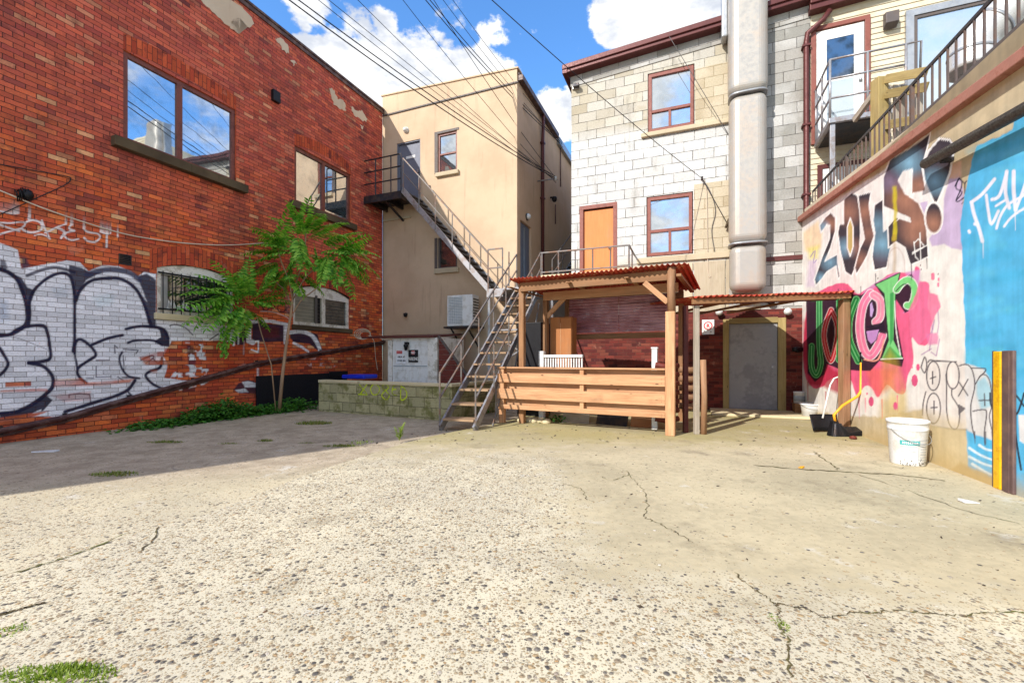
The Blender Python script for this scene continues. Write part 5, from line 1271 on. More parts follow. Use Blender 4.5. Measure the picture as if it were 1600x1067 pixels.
# ------------------------------------------------------------------ air conditioner on brackets
t = thing('air_conditioner', 'white air conditioner outdoor unit bracketed to the stucco wall', 'air conditioner', FB.w(3.1, 2.1), FB.ang)
MB().box(FB, 2.70, 3.52, .22, .62, 2.12, 3.0).build('casing', M['white'], t, bevel=.02)
gl = MB()
for k in range(17): gl.box(FB, 2.76, 3.20, .62, .632, 2.20+k*.045, 2.212+k*.045)
for k in range(8): gl.box(FB, 2.77+k*.06, 2.774+k*.06, .632, .637, 2.19, 2.95)
gl.build('grille', M['grey_print'], t)
sg = MB()
for k in range(9): sg.box(FB, 3.52, 3.535, .26, .58, 2.22+k*.08, 2.25+k*.08)
sg.build('side_grille', M['steeldk'], t)
bk = MB().box(FB, 2.62, 3.66, .15, .68, 2.06, 2.11)
for a in (2.85, 3.4): bk.beam(FB.w(a, 2.06, .66), FB.w(a, 1.55, .02), .035, .035)
bk.build('bracket', M['steeldk'], t)
# ------------------------------------------------------------------ cellar entrance
FD = Frame(*(lambda p: (p.x, p.y))(at(607, 560, 11.7)), 1, -.33)
cel = thing('cellar_entrance', 'white cellar door under a low maroon hood with red siding flank', 'cellar entrance', FD.w(.5, .1), FD.ang)
u1 = FD.uz(670, 560)[0]; u2 = FD.uz(684, 560)[0]
MB().box(FD, .13, u1-.02, -.04, 0, .1, 1.66).build('door', M['white'], cel)
dro = [o for o in bpy.data.objects if o.parent == cel][0]
fp = MB()
for a, b2 in ((.26, .52), (.62, .88)):
    frame_rect(fp, FD, a, b2, .62, .92, 0, .012, .02); frame_rect(fp, FD, a, b2, .12, .56, 0, .012, .02)
fp.build('panel_moulding', M['white'], dro)
MB().box(FD, .16, u1-.05, .0, .015, 1.0, 1.02).build('rail_line', M['grey_print'], dro)
fr_ = MB().box(FD, 0, .12, -.06, .03, .1, 1.68); fr_.box(FD, u1-.02, u2, -.06, .03, .1, 1.72); fr_.box(FD, .12, u1-.02, -.06, .02, 1.66, 1.72); fr_.build('frame', M['white_frame'], cel, bevel=.005)
MB().box(FD, u2-.004, u2+.03, -1.5, -.06, .1, 1.74).build('cheek', M['white_frame'], cel)
rfm = MB(); rfm.hexa([FD.w(a, z, o) for a in (-.75, u2-.06) for o, zz in ((-1.6, 1.86), (.12, 1.72)) for z in (zz, zz+.05)], (2, 1.7, .05)); rfm.build('roof', M['maroon'], cel, bevel=.006)
# red lapped siding flank stepping down to the right
fl = MB(); k = 0; z = .0
ue = FD.uz(764, 560)[0]
while z < 1.66:
    a = u2+.035; b2 = a+(ue-a)*(1-(z+.06)/1.75)
    if b2 > a+.03:
        fl.hexa([FD.w(u_, zz, o) for u_, zt in ((a, z+.125), (max(a+.01, b2), z+.125)) for o in (-.02, .02 if True else 0) for zz in (z, zt)], (b2-a, .03, .12))
    z += .13
fl.build('siding_flank', M['redsiding'], cel, bevel=.008)
MB().beam(FD.w(u2+.02, 1.76, .0), FD.w(ue+.04, .02, .0), .08, .04).build('flank_edge', M['greyband'], cel)
def text_on(txt, fr, u, z, off, h, mat, par, wscale=1.0, name='lettering'):
    cu = bpy.data.curves.new('txt', 'FONT'); cu.body = txt; cu.size = h*1.38; cu.align_x = 'CENTER'; cu.extrude = .0015; cu.offset = .004*h/.1
    o = bpy.data.objects.new('txt', cu); COL.objects.link(o); dg = bpy.context.evaluated_depsgraph_get(); dg.update()
    me = bpy.data.meshes.new_from_object(o.evaluated_get(dg)); bpy.data.objects.remove(o)
    Mw = Matrix.Translation(fr.w(u, z, off))@Matrix(((fr.d[0], 0, fr.n[0], 0), (fr.d[1], 0, fr.n[1], 0), (0, 1, 0, 0), (0, 0, 0, 1)))@Matrix.Diagonal((wscale, 1, 1, 1))
    me.transform(WM[par.name].inverted()@Mw); me.name = name; me.materials.clear(); me.materials.append(mat)
    ob = bpy.data.objects.new(name, me); COL.objects.link(ob); ob.parent = par; WM[ob.name] = WM[par.name]; return ob
s1_ = thing('parking_sign', 'small black sign with white parking lettering on the cellar door', 'sign', FD.w(.72, 1.25), FD.ang)
ws = .22
MB().box(FD, .60, .88, .006, .014, 1.10, 1.42).build('plate', M['blackpaint'], s1_)
MB().box(FD, .70, .78, .015, .018, 1.30, 1.40).build('badge', M['redlt'], s1_)
text_on('NO', FD, .74, 1.32, .019, .06, M['white'], s1_, .9); text_on('PARKING', FD, .74, 1.15, .016, .085, M['white'], s1_, .62)
s2_ = thing('notice_sign', 'small white notice with red heading on the cellar door', 'sign', FD.w(.4, 1.1), FD.ang)
MB().box(FD, .24, .55, .006, .013, 1.06, 1.42).build('plate', M['plastic'], s2_)
MB().box(FD, .25, .42, .0135, .016, 1.32, 1.40).build('heading', M['redlt'], s2_)
text_on('DELIV. AT', FD, .395, 1.22, .014, .045, M['blackpaint'], s2_, .8); text_on('OTHER SIDE', FD, .395, 1.12, .014, .045, M['blackpaint'], s2_, .72)
t = thing('lantern', 'small black lantern hanging at the top of the cellar door', 'lamp', FD.w(.58, 1.5), FD.ang)
MB().lathe(FD.w(.58, 1.40, .10), [(0, 0), (.035, .01), (.05, .10), (.07, .13), (.02, .19), (0, .2)], 10).build('body', M['black'], t); MB().box(FD, .54, .62, .0, .11, 1.56, 1.62).build('bracket', M['black'], t)
tag(MB().box(FD, -.75, -.08, .35, .9, .70, .80).build('blue_tarpaulin', M['bluetarp'], bevel=.03), 'folded bright blue tarpaulin lying behind the mossy block wall', 'tarpaulin')
# ------------------------------------------------------------------ mossy block wall
p0, p1 = gr(498, 640), gr(706, 656); FW = Frame(p0.x, p0.y, p1.x-p0.x, p1.y-p0.y); Lw = math.hypot(p1.x-p0.x, p1.y-p0.y)
bw = thing('block_planter_wall', 'low mossy concrete block wall with lime green graffiti tag', 'wall', FW.w(0, 0), FW.ang)
mb = MB()
for (a, b2, o0, o1) in ((0, Lw, -.2, 0), (Lw-.2, Lw-.001, -1.7, -.201), (0, .2, -1.2, -.201)): 
    q = [FW.w(u_, zz, o) for u_ in (a, b2) for o in (o0, o1) for zz in (-.03, .64)]
    for idx, uvf in (((0,1,3,2), None), ((4,6,7,5), None), ((0,4,5,1), None), ((2,3,7,6), None), ((1,5,7,3), None)):
        pts = [q[i] for i in idx]; mb.face(pts, [((p-FW.w(0,0)).dot(Vector((FW.d[0]+FW.n[0], FW.d[1]+FW.n[1], 0))), p.z-.01) for p in pts])
mb.build('blocks', M['blockmoss'], bw)
MB().box(FW, -.01, Lw+.01, -.22, .015, .64, .70).build('coping', M['cement'], bw, bevel=.012)
MB().box(FW, Lw-.22, Lw+.008, -1.7, -.221, .64, .70).build('coping', M['cement'], bw, bevel=.012)
def ribbon(mb, fr, pts, wd, off, sm_=True):
    if sm_ and len(pts) > 2: pts = catmull(pts, 5)
    for i in range(len(pts)-1):
        a, b2 = Vector(pts[i]), Vector(pts[i+1]); t_ = (b2-a); 
        if t_.length < 1e-6: continue
        t_.normalize(); n_ = Vector((-t_[1], t_[0]))*wd/2; a = a-t_*wd*.2; b2 = b2+t_*wd*.2
        o = off+.0002*(i % 3)
        mb.face([fr.w(*(a-n_), o), fr.w(*(b2-n_), o), fr.w(*(b2+n_), o), fr.w(*(a+n_), o)])
    return mb
rb = MB(); tgp = lambda *p: [FW.uz(560+x/3.556, 400+y/3.556) for x, y in p]   # tag strokes in image pixels, cast onto the wall
for q in (((5,712),(48,765)), ((50,710),(10,768)), ((0,768),(50,770)), ((88,708),(68,735),(80,768),(108,765),(118,735),(100,712),(88,708)), ((150,708),(132,725),(150,745),(168,728),(150,708)), ((150,745),(130,775),(155,798),(172,775),(150,745)),
          ((205,712),(190,735),(190,765),(215,775)), ((190,742),(210,740)), ((238,712),(236,795),(262,790),(270,765),(256,735),(238,725))):
    ribbon(rb, FW, tgp(*q), .026, .003)
rb.build('spray_tag', M['lime'], bw)

# ------------------------------------------------------------------ pergola and board fence
def corrugated(fr, u0, u1, o0, o1, zf0, zf1, per=.08, amp=.014, zs=0.0, rag=.02):
    mb = MB(); n = int((u1-u0)/per*8); m = 6; rows = []
    for j in range(m+1):
        f = j/m; o = o0+(o1-o0)*f; row = []
        for i in range(n+1):
            u = u0+(u1-u0)*i/n
            oo = o+(rag*math.sin(u*3.1)*(1 if j == 0 else 0)) if j == 0 else o
            row.append((u, zf0+(zf1-zf0)*f+zs*(u-u0)+amp*math.sin(2*math.pi*u/per)+.006*math.sin(u*5+f*3), oo))
        rows.append(row)
    for dz in (0, .004):
        for j in range(m):
            for i in range(n):
                a, b2, c, d = rows[j][i], rows[j][i+1], rows[j+1][i+1], rows[j+1][i]
                pts = [fr.w(p[0], p[1]+dz, p[2]) for p in (a, b2, c, d)]
                mb.face(pts if dz else pts[::-1], [(p[0], p[2]) for p in (a, b2, c, d)], True)
    for j in (0, m):
        for i in range(n):
            a, b2 = rows[j][i], rows[j][i+1]; mb.face([fr.w(a[0], a[1], a[2]), fr.w(b2[0], b2[1], b2[2]), fr.w(b2[0], b2[1]+.004, b2[2]), fr.w(a[0], a[1]+.004, a[2])])
    return mb
LG = 3.02
per_ = thing('pergola', 'timber pergola with rusty red corrugated roof', 'pergola', FG.w(1.5, 0, -.8), FG.ang)
uL = FG.uz(797, 437, .12)[0]; uR = FG.uz(1076, 412, .12)[0]
rfo = corrugated(FG, uL, uR, .14, -1.9, 2.64, 2.52); rfo.build('roof', M['rustsheet'], per_)
MB().box(FG, LG-.085, LG+.055, -.03, .085, 0, 1.93).build('post', M['pine'], per_, bevel=.008)
MB().tube([FG.w(LG, 1.93, .01), FG.w(LG-.01, 2.3, .01), FG.w(LG, 2.62, .01)], [.062, .06, .066], 12).build('post', M['post'], per_)
up = FG.uz(816, 600, -.12)[0]; MB().box(FG, up-.05, up+.05, -.17, -.07, 0, 2.58).build('post', M['pinedk'], per_, bevel=.006)
um = FG.uz(853, 560, -.85)[0]; MB().box(FG, um-.045, um+.045, -.9, -.8, 0, 2.52).build('post', M['pinedk'], per_, bevel=.006)
uk = FG.uz(886, 560, -1.72)[0]; MB().box(FG, uk-.045, uk+.045, -1.8, -1.7, 0, 2.46).build('post', M['pinedk'], per_, bevel=.006)
MB().box(FG, 2.9, 2.99, -1.8, -1.7, 0, 2.5).build('post', M['pinedk'], per_, bevel=.006)
MB().box(FG, up, LG-.07, -.07, -.02, 2.43, 2.59).build('beam', M['pinedk'], per_, bevel=.006)
MB().box(FG, um-.02, LG, -.80, -.75, 2.34, 2.50).build('beam', M['pine'], per_, bevel=.006)
MB().box(FG, uk, 3.0, -1.70, -1.66, 2.30, 2.46).build('beam', M['pinedk'], per_, bevel=.006)
for a in (up-.2, 1.3, 2.3, 3.1):
    MB().box(FG, a, a+.07, -1.85, .10, 2.50 if a < 3 else 2.46, 2.515 if a < 3 else 2.50, 0).build('rafter', M['pinedk'], per_)
MB().beam(FG.w(um+.02, 2.02, -.84), FG.w(um+.42, 2.40, -.84), .05, .085).build('brace', M['pine'], per_, bevel=.004)
MB().beam(FG.w(LG-.06, 2.08, -.02), FG.w(LG-.42, 2.42, -.02), .05, .085).build('brace', M['pine'], per_, bevel=.004)
sc_ = thing('windscreen', 'maroon corrugated plastic screen hanging behind the pergola', 'screen', FG.w(1.7, 1.7, -1.66), FG.ang)
a0 = FG.uz(889, 500, -1.6)[0]; a1 = FG.uz(1052, 500, -1.6)[0]
pm = MB(); nz_ = 96
for (b0, b1) in ((a0, (a0+a1)/2), ((a0+a1)/2+.01, a1)):
    prof = [(1.73+(2.44-1.73)*i/nz_, .012*math.sin(2*math.pi*i/8)) for i in range(nz_+1)]
    for (z0, o0), (z1, o1) in zip(prof, prof[1:]): pm.face([FG.w(b0, z0, -1.62+o0), FG.w(b1, z0, -1.62+o0), FG.w(b1, z1, -1.62+o1), FG.w(b0, z1, -1.62+o1)], None, True)
pm.build('sheet', M['poly'], sc_)
MB().box(FG, a0-.02, a1+.02, -1.69, -1.64, 1.60, 1.71).build('rail', M['pinedk'], sc_, bevel=.005)
fen = thing('board_fence', 'low pine board fence across the front of the pergola', 'fence', FG.w(1.5, 0), FG.ang)
ue_ = LG-.09
MB().box(FG, -.07, ue_, -.10, .07, 1.015, 1.045).build('cap_board', M['pine'], fen, bevel=.004)
for z0, z1 in ((.76,.92), (.46,.645), (.27,.35)): MB().box(FG, -.07, ue_, .045, .075, z0, z1).build('board', M['pine'], fen, bevel=.004)
for z0, z1 in ((.85,1.01), (.58,.80), (.30,.52)): MB().box(FG, -.02, ue_, -.075, -.048, z0, z1).build('board', M['pine'], fen, bevel=.004)
MB().box(FG, -.05, .05, -.047, .044, 0, 1.013).build('post', M['pine'], fen, bevel=.005)
umid = FG.uz(910, 600)[0]; MB().box(FG, umid-.035, umid+.035, -.047, .044, .28, 1.013).build('post', M['pine'], fen, bevel=.005)
for z0, z1, o in ((.76,.92,.076), (.46,.645,.076), (.27,.35,.076)):
    for a in (.0, umid, ue_-.05):
        for q in (.3, .7): MB().box(FG, a-.004, a+.004, o-.001, o+.001, z0+(z1-z0)*q-.004, z0+(z1-z0)*q+.004).build('screw', M['steeldk'], fen)
# white balustrade behind the fence
wb = thing('white_balustrade', 'white picket balustrade standing behind the pine fence', 'balustrade', FG.w(.8, 0, -.6), FG.ang)
b0 = FG.uz(847, 600, -.55)[0]; b1 = FG.uz(911, 600, -.55)[0]
MB().box(FG, b0-.05, b0+.05, -.60, -.50, 0, 1.34).build('post', M['white'], wb, bevel=.006)
MB().box(FG, b0+.05, b1, -.59, -.51, 1.22, 1.27).build('top_rail', M['white'], wb, bevel=.004); MB().box(FG, b0+.05, b1, -.58, -.52, .28, .33).build('bottom_rail', M['white'], wb)
n_ = 15
for k in range(n_): a = b0+.08+(b1-b0-.1)*k/(n_-1); MB().box(FG, a-.012, a+.012, -.562, -.538, .33, 1.22).build('picket', M['white'], wb)
w2 = FG.uz(1023, 600, -.5)[0]
wp = thing('white_post', 'white square post behind the right end of the pine fence', 'post', FG.w(w2, 0, -.5), FG.ang)
MB().box(FG, w2-.045, w2+.045, -.55, -.46, 0, 1.36).build('shaft', M['white'], wp, bevel=.006); MB().box(FG, w2-.055, w2+.055, -.56, -.45, 1.36, 1.39).build('post_cap', M['white'], wp, bevel=.006)
c0 = FG.uz(859, 540, -.95)[0]; c1 = FG.uz(893, 540, -.95)[0]
cb = thing('tall_cabinet', 'plain brown board cabinet with two doors beside the pergola post', 'cabinet', FG.w(c0, 0, -1.0), FG.ang)
cm = (c0+c1)/2
MB().box(FG, c0, c1, -1.25, -.97, .6, 2.02).build('carcass', M['cabinet'], cb, bevel=.004); MB().box(FG, c0+.01, cm-.003, -.968, -.95, .62, 2.02).build('door', M['cabinet'], cb, bevel=.003); MB().box(FG, cm+.003, c1-.01, -.968, -.95, .62, 2.0).build('door', M['cabinet'], cb, bevel=.003)
MB().box(FG, cm-.004, cm+.004, -.949, -.945, .9, 1.9).build('edge_strip', M['pine'], cb)
dkb = MB().box(FG, -.25, .30, -1.6, -1.1, 0, 1.95); tag(dkb.build('black_box', M['black'], bevel=.01), 'tall black box filling the dark area under the lower landing', 'locker')  # black box added to fill the dark area left of the cabinet
# clutter behind the fence
def leaner(name, label, cat, u, o, w_, h, lean, mat, yaw=0):
    f = Frame(FG.w(u, 0, o).x, FG.w(u, 0, o).y, math.cos(FG.ang+yaw), math.sin(FG.ang+yaw))
    mb = MB(); mb.hexa([f.w(a, zz, oo) for a in (0, w_) for oo, _ in ((0, 0), (.03, 0)) for zz in (0, h)], (w_, .03, h))
    for i in range(1, 8, 2): mb.v[i] = mb.v[i]
    for i, v in enumerate(mb.v):
        k = v.z/h; mb.v[i] = v+Vector((-f.n[0]*lean*k, -f.n[1]*lean*k, 0))
    return tag(mb.build(name, M[mat], bevel=.004), label, cat)
leaner('grey_panel', 'grey board leaning low behind the fence, left of the middle', 'board', 1.0, -.5, .5, .42, .25, 'greywood', .2)
leaner('grey_panel', 'dark grey board leaning low behind the fence middle', 'board', 1.6, -.7, .6, .5, .2, 'steeldk', -.2)
leaner('grey_panel', 'brown board leaning low beside the white square post', 'board', 2.25, -.6, .45, .45, .2, 'cabinet', .1)
rk = MB(); 
for k in range(5): p = FG.w(.25+.13*k, 0, -.3-.05*(k % 2)); rk.lathe((p.x, p.y, -.02), [(0, 0), (.08, .01), (.09+.02*random.random(), .05), (.06, .1), (0, .11)], 7)
tag(rk.build('rubble', M['cement']), 'small heap of broken concrete by the fence post', 'rubble', kind='stuff')
# ------------------------------------------------------------------ door canopy
can = thing('door_canopy', 'rusty corrugated canopy over the grey door on timber posts', 'canopy', FC.w(1.3, 0, -1), FC.ang)
LC = 2.66
cz = lambda u: 2.15+.045*u
corrugated(FC, -.08, LC-.0, .08, -2.75, cz(0), cz(0)+.16, per=.095, amp=.016, zs=.045).build('roof', M['rustsheet'], can)
MB().box(FC, -.05, LC-.05, -.02, .03, cz(0)-.10, cz(0)-.018, zs=.045).build('beam', M['pinedk'], can, bevel=.005)
MB().box(FC, .5, LC-.25, -.05, -.021, cz(0)-.12+.03, cz(0)-.03+.03, zs=.045).build('beam', M['maroon'], can, bevel=.005)
uP = FC.uz(1325, 600, -.0)[0]
MB().box(FC, uP-.065, uP+.065, -.13, -.02, 0, cz(uP)-.1).build('post', M['post'], can, bevel=.008)
MB().box(FC, uP+.10, uP+.14, -.12, -.08, 0, cz(uP)-.1).build('post', M['greywood'], can)
u_ = FC.uz(1092, 600)[0]
MB().box(FC, u_-.045, u_+.03, -.10, -.03, 0, cz(0)-.11).build('post', M['greywood'], can, bevel=.006)
MB().tube([FC.w(u_+.10, 0, -.05), FC.w(u_+.12, .6, -.06), FC.w(u_+.09, 1.18, -.05)], [.05, .045, .05], 10).build('log_prop', M['post'], can)
MB().box(FC, u_-.15, u_-.08, -.25, -.18, 0, cz(0)-.1).build('post', M['maroon'], can, bevel=.005)
for a in (.7, 1.4, 2.1): MB().box(FC, a, a+.05, -2.7, -.06, cz(a)-.06, cz(a)-.02).build('rafter', M['pinedk'], can)
# stacked red slats beside the canopy posts
sk = thing('slat_stack', 'stack of curved maroon slats beside the canopy posts', 'slats', FC.w(-.4, 0, -.6), FC.ang)
for k in range(7):
    zz = .16+.15*k; MB().tube([FC.w(-.42, zz+.03, -.55), FC.w(-.25, zz, -.50), FC.w(-.02, zz+.02, -.55)], .05, 8).build('slat', M['redsiding'], sk)
for k in range(5):
    zz = .3+.17*k; MB().tube([FC.w(.35, zz+.02, -1.3), FC.w(.55, zz, -1.25), FC.w(.72, zz+.02, -1.3)], .06, 8).build('slat', M['post'], sk)
# sign and flood lamps by the grey door
sn = thing('no_entry_sign', 'small white sign with red ring beside the canopy post', 'sign', FK.w(3.2, 1.9), FK.ang)
u, z = FK.uz(1102, 511, .05); u += .06
MB().box(FK, u-.13, u+.13, .03, .04, z-.17, z+.17).build('plate', M['plastic'], sn)
rg_ = MB(); ribbon(rg_, FK, [(u+.085*math.cos(a), z+.03+.085*math.sin(a)) for a in [k*math.pi/8 for k in range(17)]], .022, .042, False); rg_.build('ring', M['red'], sn)
text_on('R', FK, u, z-.01, .042, .085, M['red'], sn)
MB().lathe(FK.w(u+.06, z-.11, .042), [(0, -.015), (.018, 0), (0, .015)], 8).build('dot', M['blackpaint'], sn)
for px_, py_, lab, cm_ in ((1124, 487, 'white round flood lamp at left above the grey door', 'white'), (1231, 486, 'white round lamp right above the grey door frame', 'white'), (1205, 470, 'dark dome lamp under the canopy roof', 'black')):
    u, z = FK.uz(px_, py_, .1); t = thing('flood_lamp', lab, 'lamp', FK.w(u, z), FK.ang)
    rot = (Vector((-.5, -1, -.25)).normalized()).to_track_quat('Z', 'Y').to_matrix()
    MB().tube([FK.w(u-.05, z, .0), FK.w(u-.03, z, .07)], .02, 8).build('arm', M['black'], t)
    MB().lathe(FK.w(u, z, .07), [(0, -.05), (.04, -.04), (.07, .05), (.078, .07), (0, .075)], 16, rot).build('head', M[cm_], t)
tag(MB().lathe(FK.w(*FK.uz(1246, 546, .1), .1), [(0, -.16), (.05, -.12), (.07, 0), (.05, .10), (0, .12)], 12, Vector((-1, -.2, 0)).to_track_quat('Z', 'Y').to_matrix()).build('wall_horn', M['black']), 'black cone shaped fitting at the brick corner by the mural', 'wall fitting')

# ------------------------------------------------------------------ buckets and tools
pc = Vector((4.52, 5.12, 0))
pa = thing('large_pail', 'big white plastic pail with wire handle against the mural wall', 'bucket', pc)
MB().lathe(pc, [(.150, 0), (.158, .01), (.176, .36), (.180, .365), (.180, .39), (.184, .392), (.184, .415), (.181, .42), (.187, .47), (.195, .472), (.195, .50), (.186, .505), (.182, .49), (.156, .03), (0, .03)], 36).build('body', M['plastic'], pa)
th = [math.radians(a) for a in range(196, 322, 6)]
lb = MB()
for a, b2 in zip(th, th[1:]):
    lb.face([pc+Vector((r*math.cos(q), r*math.sin(q), z)) for q, r, z in ((a, .1745, .23), (b2, .1745, .23), (b2, .1775, .285), (a, .1775, .285))])
lb = MB()
th = [math.radians(a) for a in range(206, 268, 6)]
def band(mb, th, z0, z1, e=.0015):
    R0 = lambda z: .158+(.176-.158)*z/.36+e
    for a, b2 in zip(th, th[1:]): mb.face([pc+Vector((R0(z)*math.cos(q), R0(z)*math.sin(q), z)) for q, z in ((a, z0), (b2, z0), (b2, z1), (a, z1))])
    return mb
band(lb, th, .235, .285); lb.build('label_band', M['green_print'], pa)
lt = MB()
for k, (a, b2) in enumerate(((208,262), (208,250), (212,240), (208,256))): band(lt, [math.radians(x) for x in range(a, b2, 5)], .215-.018*k, .219-.018*k)
band(lt, [math.radians(x) for x in range(262, 322, 5)], .29, .294); band(lt, [math.radians(x) for x in range(262, 322, 5)], .07, .074); band(lt, [math.radians(262), math.radians(263)], .07, .29); band(lt, [math.radians(320), math.radians(321)], .07, .29)
for k in range(6): band(lt, [math.radians(x) for x in range(268, 300+3*(k % 3), 5)], .25-.03*k, .254-.03*k)
lt.build('label_print', M['grey_print'], pa)
lt = MB()
for k in range(9): a = 214+k*5.2; band(lt, [math.radians(a), math.radians(a+3.2)], .248, .272, .0025)
lt.build('label_letters', M['plastic'], pa)
dtm = MB()
for k in range(60): a = random.uniform(200, 330); z = abs(random.gauss(0, .03)); band(dtm, [math.radians(a), math.radians(a+random.uniform(1, 3))], z, z+random.uniform(.006, .018), .002)
dtm.build('rust_specks', M['sill'], pa)
hs = [Vector((.2*math.cos(a), .2*math.sin(a)*.9-.03*math.sin(b), 0)) for a, b in ((0, 0),)]
hd = MB().tube(catmull([tuple(pc+Vector((.2*math.cos(q), .2*math.sin(q), .40-.15*math.sin((q-math.pi*1.02)/1.02*1.0)))) for q in [math.pi*(1.02+i*.1) for i in range(10)]], 3), .004, 6); hd.build('handle', M['tin'], pa)
b2c = Vector((gr(1275, 648).x, gr(1275, 648).y, 0)); b2c = Vector((6.0, 9.0, 0))
sbk = thing('small_pail', 'white bucket standing in the corner under the canopy', 'bucket', b2c)
MB().lathe(b2c, [(.15, 0), (.165, .26), (.2, .275), (.2, .29), (.185, .3), (.18, .29), (.14, .02), (0, .02)], 28).build('body', M['plastic'], sbk)
MB().tube([b2c+Vector((.19*math.cos(q), .19*math.sin(q), .27-.08*math.sin(q-math.pi))) for q in [math.pi+i*math.pi/10 for i in range(11)]], .004, 6).build('handle', M['tin'], sbk)
b3 = Vector((5.93, 9.55, 0))
jar = thing('plastic_tub', 'pale tub with grey band beside the grey door frame', 'tub', b3)
MB().box(FK, 4.95, 5.2, .06, .34, 0, .24).build('crate', M['pinedk'], jar)
MB().lathe(FK.w(5.05, .24, .2), [(.10, 0), (.105, .22), (.11, .225), (.11, .25), (0, .25)], 20).build('tub', M['plastic'], jar)
MB().lathe(FK.w(5.05, .29, .2), [(.1045, 0), (.107, .11)], 20).build('band', M['grey_print'], jar)
# push broom / shovels
sp = gr(1300, 682); 
sv = thing('snow_shovel', 'black snow shovel with white shaft leaning on canopy post', 'shovel', sp)
A = at(1278, 655, 7.3); bl = MB(); cA = Vector(((1292-800)/FPX*7.25, 7.25, 0))
for i in range(8):
    for j in range(4):
        f = lambda a, b: cA+Vector((-.22+.44*a, .06*math.sin(a*math.pi)+.10*b, .02+.26*b))
        bl.face([f(i/8, j/4), f((i+1)/8, j/4), f((i+1)/8, (j+1)/4), f(i/8, (j+1)/4)], None, True)
o = bl.build('blade', M['black'], sv); sl_ = o.modifiers.new('thick', 'SOLIDIFY'); sl_.thickness = .012
MB().tube([cA+Vector((.0, .10, .22)), Vector(((1297-800)/FPX*7.5, 7.5, .75)), Vector(((1303-800)/FPX*7.55, 7.55, .86)), Vector(((1312-800)/FPX*7.5, 7.5, .90))], .014, 8).build('shaft', M['white'], sv)
bh = thing('angled_broom', 'black broom with bent yellow handle beside the canopy post', 'broom', gr(1305, 684))
cB = Vector(((1305-800)/FPX*6.95, 6.95, 0))
bh_h = MB().hexa([cB+Vector(v) for v in ((-.10,-.06,.0), (-.05,-.03,.24), (-.10,.06,0), (-.05,.04,.24), (.20,-.10,.0), (.03,-.03,.22), (.20,.04,.0), (.03,.04,.22))], (.25, .1, .2)); bh_h.build('head', M['black'], bh, bevel=.012)
br_ = MB()
for k in range(12): x = -.08+.26*k/11; br_.beam(cB+Vector((x, -.085, .0)), cB+Vector((x*.35, -.035, .2)), .006, .006)
br_.build('bristles', M['steeldk'], bh)
Yb = 6.95
hp = [cB+Vector((0, 0, .22)), Vector(((1303-800)/FPX*Yb, Yb, 1.2-(648-560)*Yb/700)), Vector(((1316-800)/FPX*Yb, Yb, 1.2-(634-560)*Yb/700)), Vector(((1340-800)/FPX*Yb, Yb, 1.2-(619-560)*Yb/700)), Vector(((1345-800)/FPX*Yb, Yb, 1.2-(611-560)*Yb/700)), Vector(((1346-800)/FPX*Yb, Yb, 1.2-(566-560)*Yb/700))]
MB().tube(hp, .020, 10).build('handle', M['orange_plastic'], bh); MB().tube([hp[-1], hp[-1]+Vector((0, 0, .16))], .024, 10).build('grip', M['black'], bh)
dpn = thing('dustpan', 'black dustpan lying on the concrete by the canopy post', 'dustpan', gr(1335, 680))
cD = Vector(((1328-800)/FPX*7.02, 7.02, 0)); MB().hexa([cD+Vector(v) for v in ((-.16,-.10,.005), (-.16,-.10,.03), (-.16,.12,.005), (-.16,.12,.12), (.2,-.12,.005), (.2,-.12,.1), (.2,.10,.005), (.2,.10,.12))], (.3, .2, .1)).build('tray', M['black'], dpn, bevel=.01)
MB().lathe(cD+Vector((.15, -.125, .06)), [(0, -.002), (.02, 0), (0, .002)], 10, Vector((0,-1,0)).to_track_quat('Z','Y').to_matrix()).build('hole', M['steel'], dpn)
q = gr(1333, 686); tag(MB().lathe(q, [(0, 0), (.05, .01), (.045, .04), (0, .055)], 7).build('stone', M['redsiding']), 'small brown stone on the concrete before the dustpan', 'stone')

# ------------------------------------------------------------------ litter
def litter(name, label, px, py, w_, d_, mat, yaw=.3, h=.012):
    c = gr(px, py, -.03 if px < 400 else 0); mb = MB(); f = Frame(c.x, c.y, math.cos(yaw), math.sin(yaw))
    mb.hexa([f.w(a*(1+.15*random.random()), (c.z+.004 if zz == 0 else c.z+h*random.uniform(.5, 2.4)), o) for a in (-w_/2, w_/2) for o in (-d_/2, d_/2) for zz in (0, 1)], (w_, d_, h))
    return tag(mb.build(name, M[mat]), label, 'litter')
litter('blue_wrapper', 'crumpled blue and white wrapper near the foot of brick wall', 52, 681, .17, .09, 'bluetarp', .2, .03)
litter('paper_scrap', 'flat white paper scrap on shaded concrete at far left', 72, 706, .24, .10, 'plastic', .1)
litter('paper_scrap', 'small white paper scrap on sunlit concrete at the right', 1514, 785, .10, .07, 'plastic', -.2)
litter('dry_leaf', 'small orange leaf lying beside the long crack', 1252, 731, .05, .04, 'orange_plastic', .6)

db = MB()
for k in range(230):
    x = random.uniform(-2.4, 5.0); y = random.choice((random.uniform(1.9, 7.0), random.uniform(6.0, 8.0)))
    if x > 3.0+.325*y: continue
    s_ = random.uniform(.006, .02) if y < 6 else random.uniform(.012, .035); a = random.random()*6.28; c = Vector((x, y, .004)); d1 = Vector((math.cos(a), math.sin(a), random.uniform(0, .4)))*s_; d2 = Vector((-math.sin(a), math.cos(a), random.uniform(0, .5)))*s_*.5
    db.face([c-d1, c+d2, c+d1+Vector((0, 0, .003)), c-d2])
tag(db.build('ground_debris', M['soil']), 'scattered dry leaf bits and grit on the sunlit concrete', 'debris', kind='stuff')

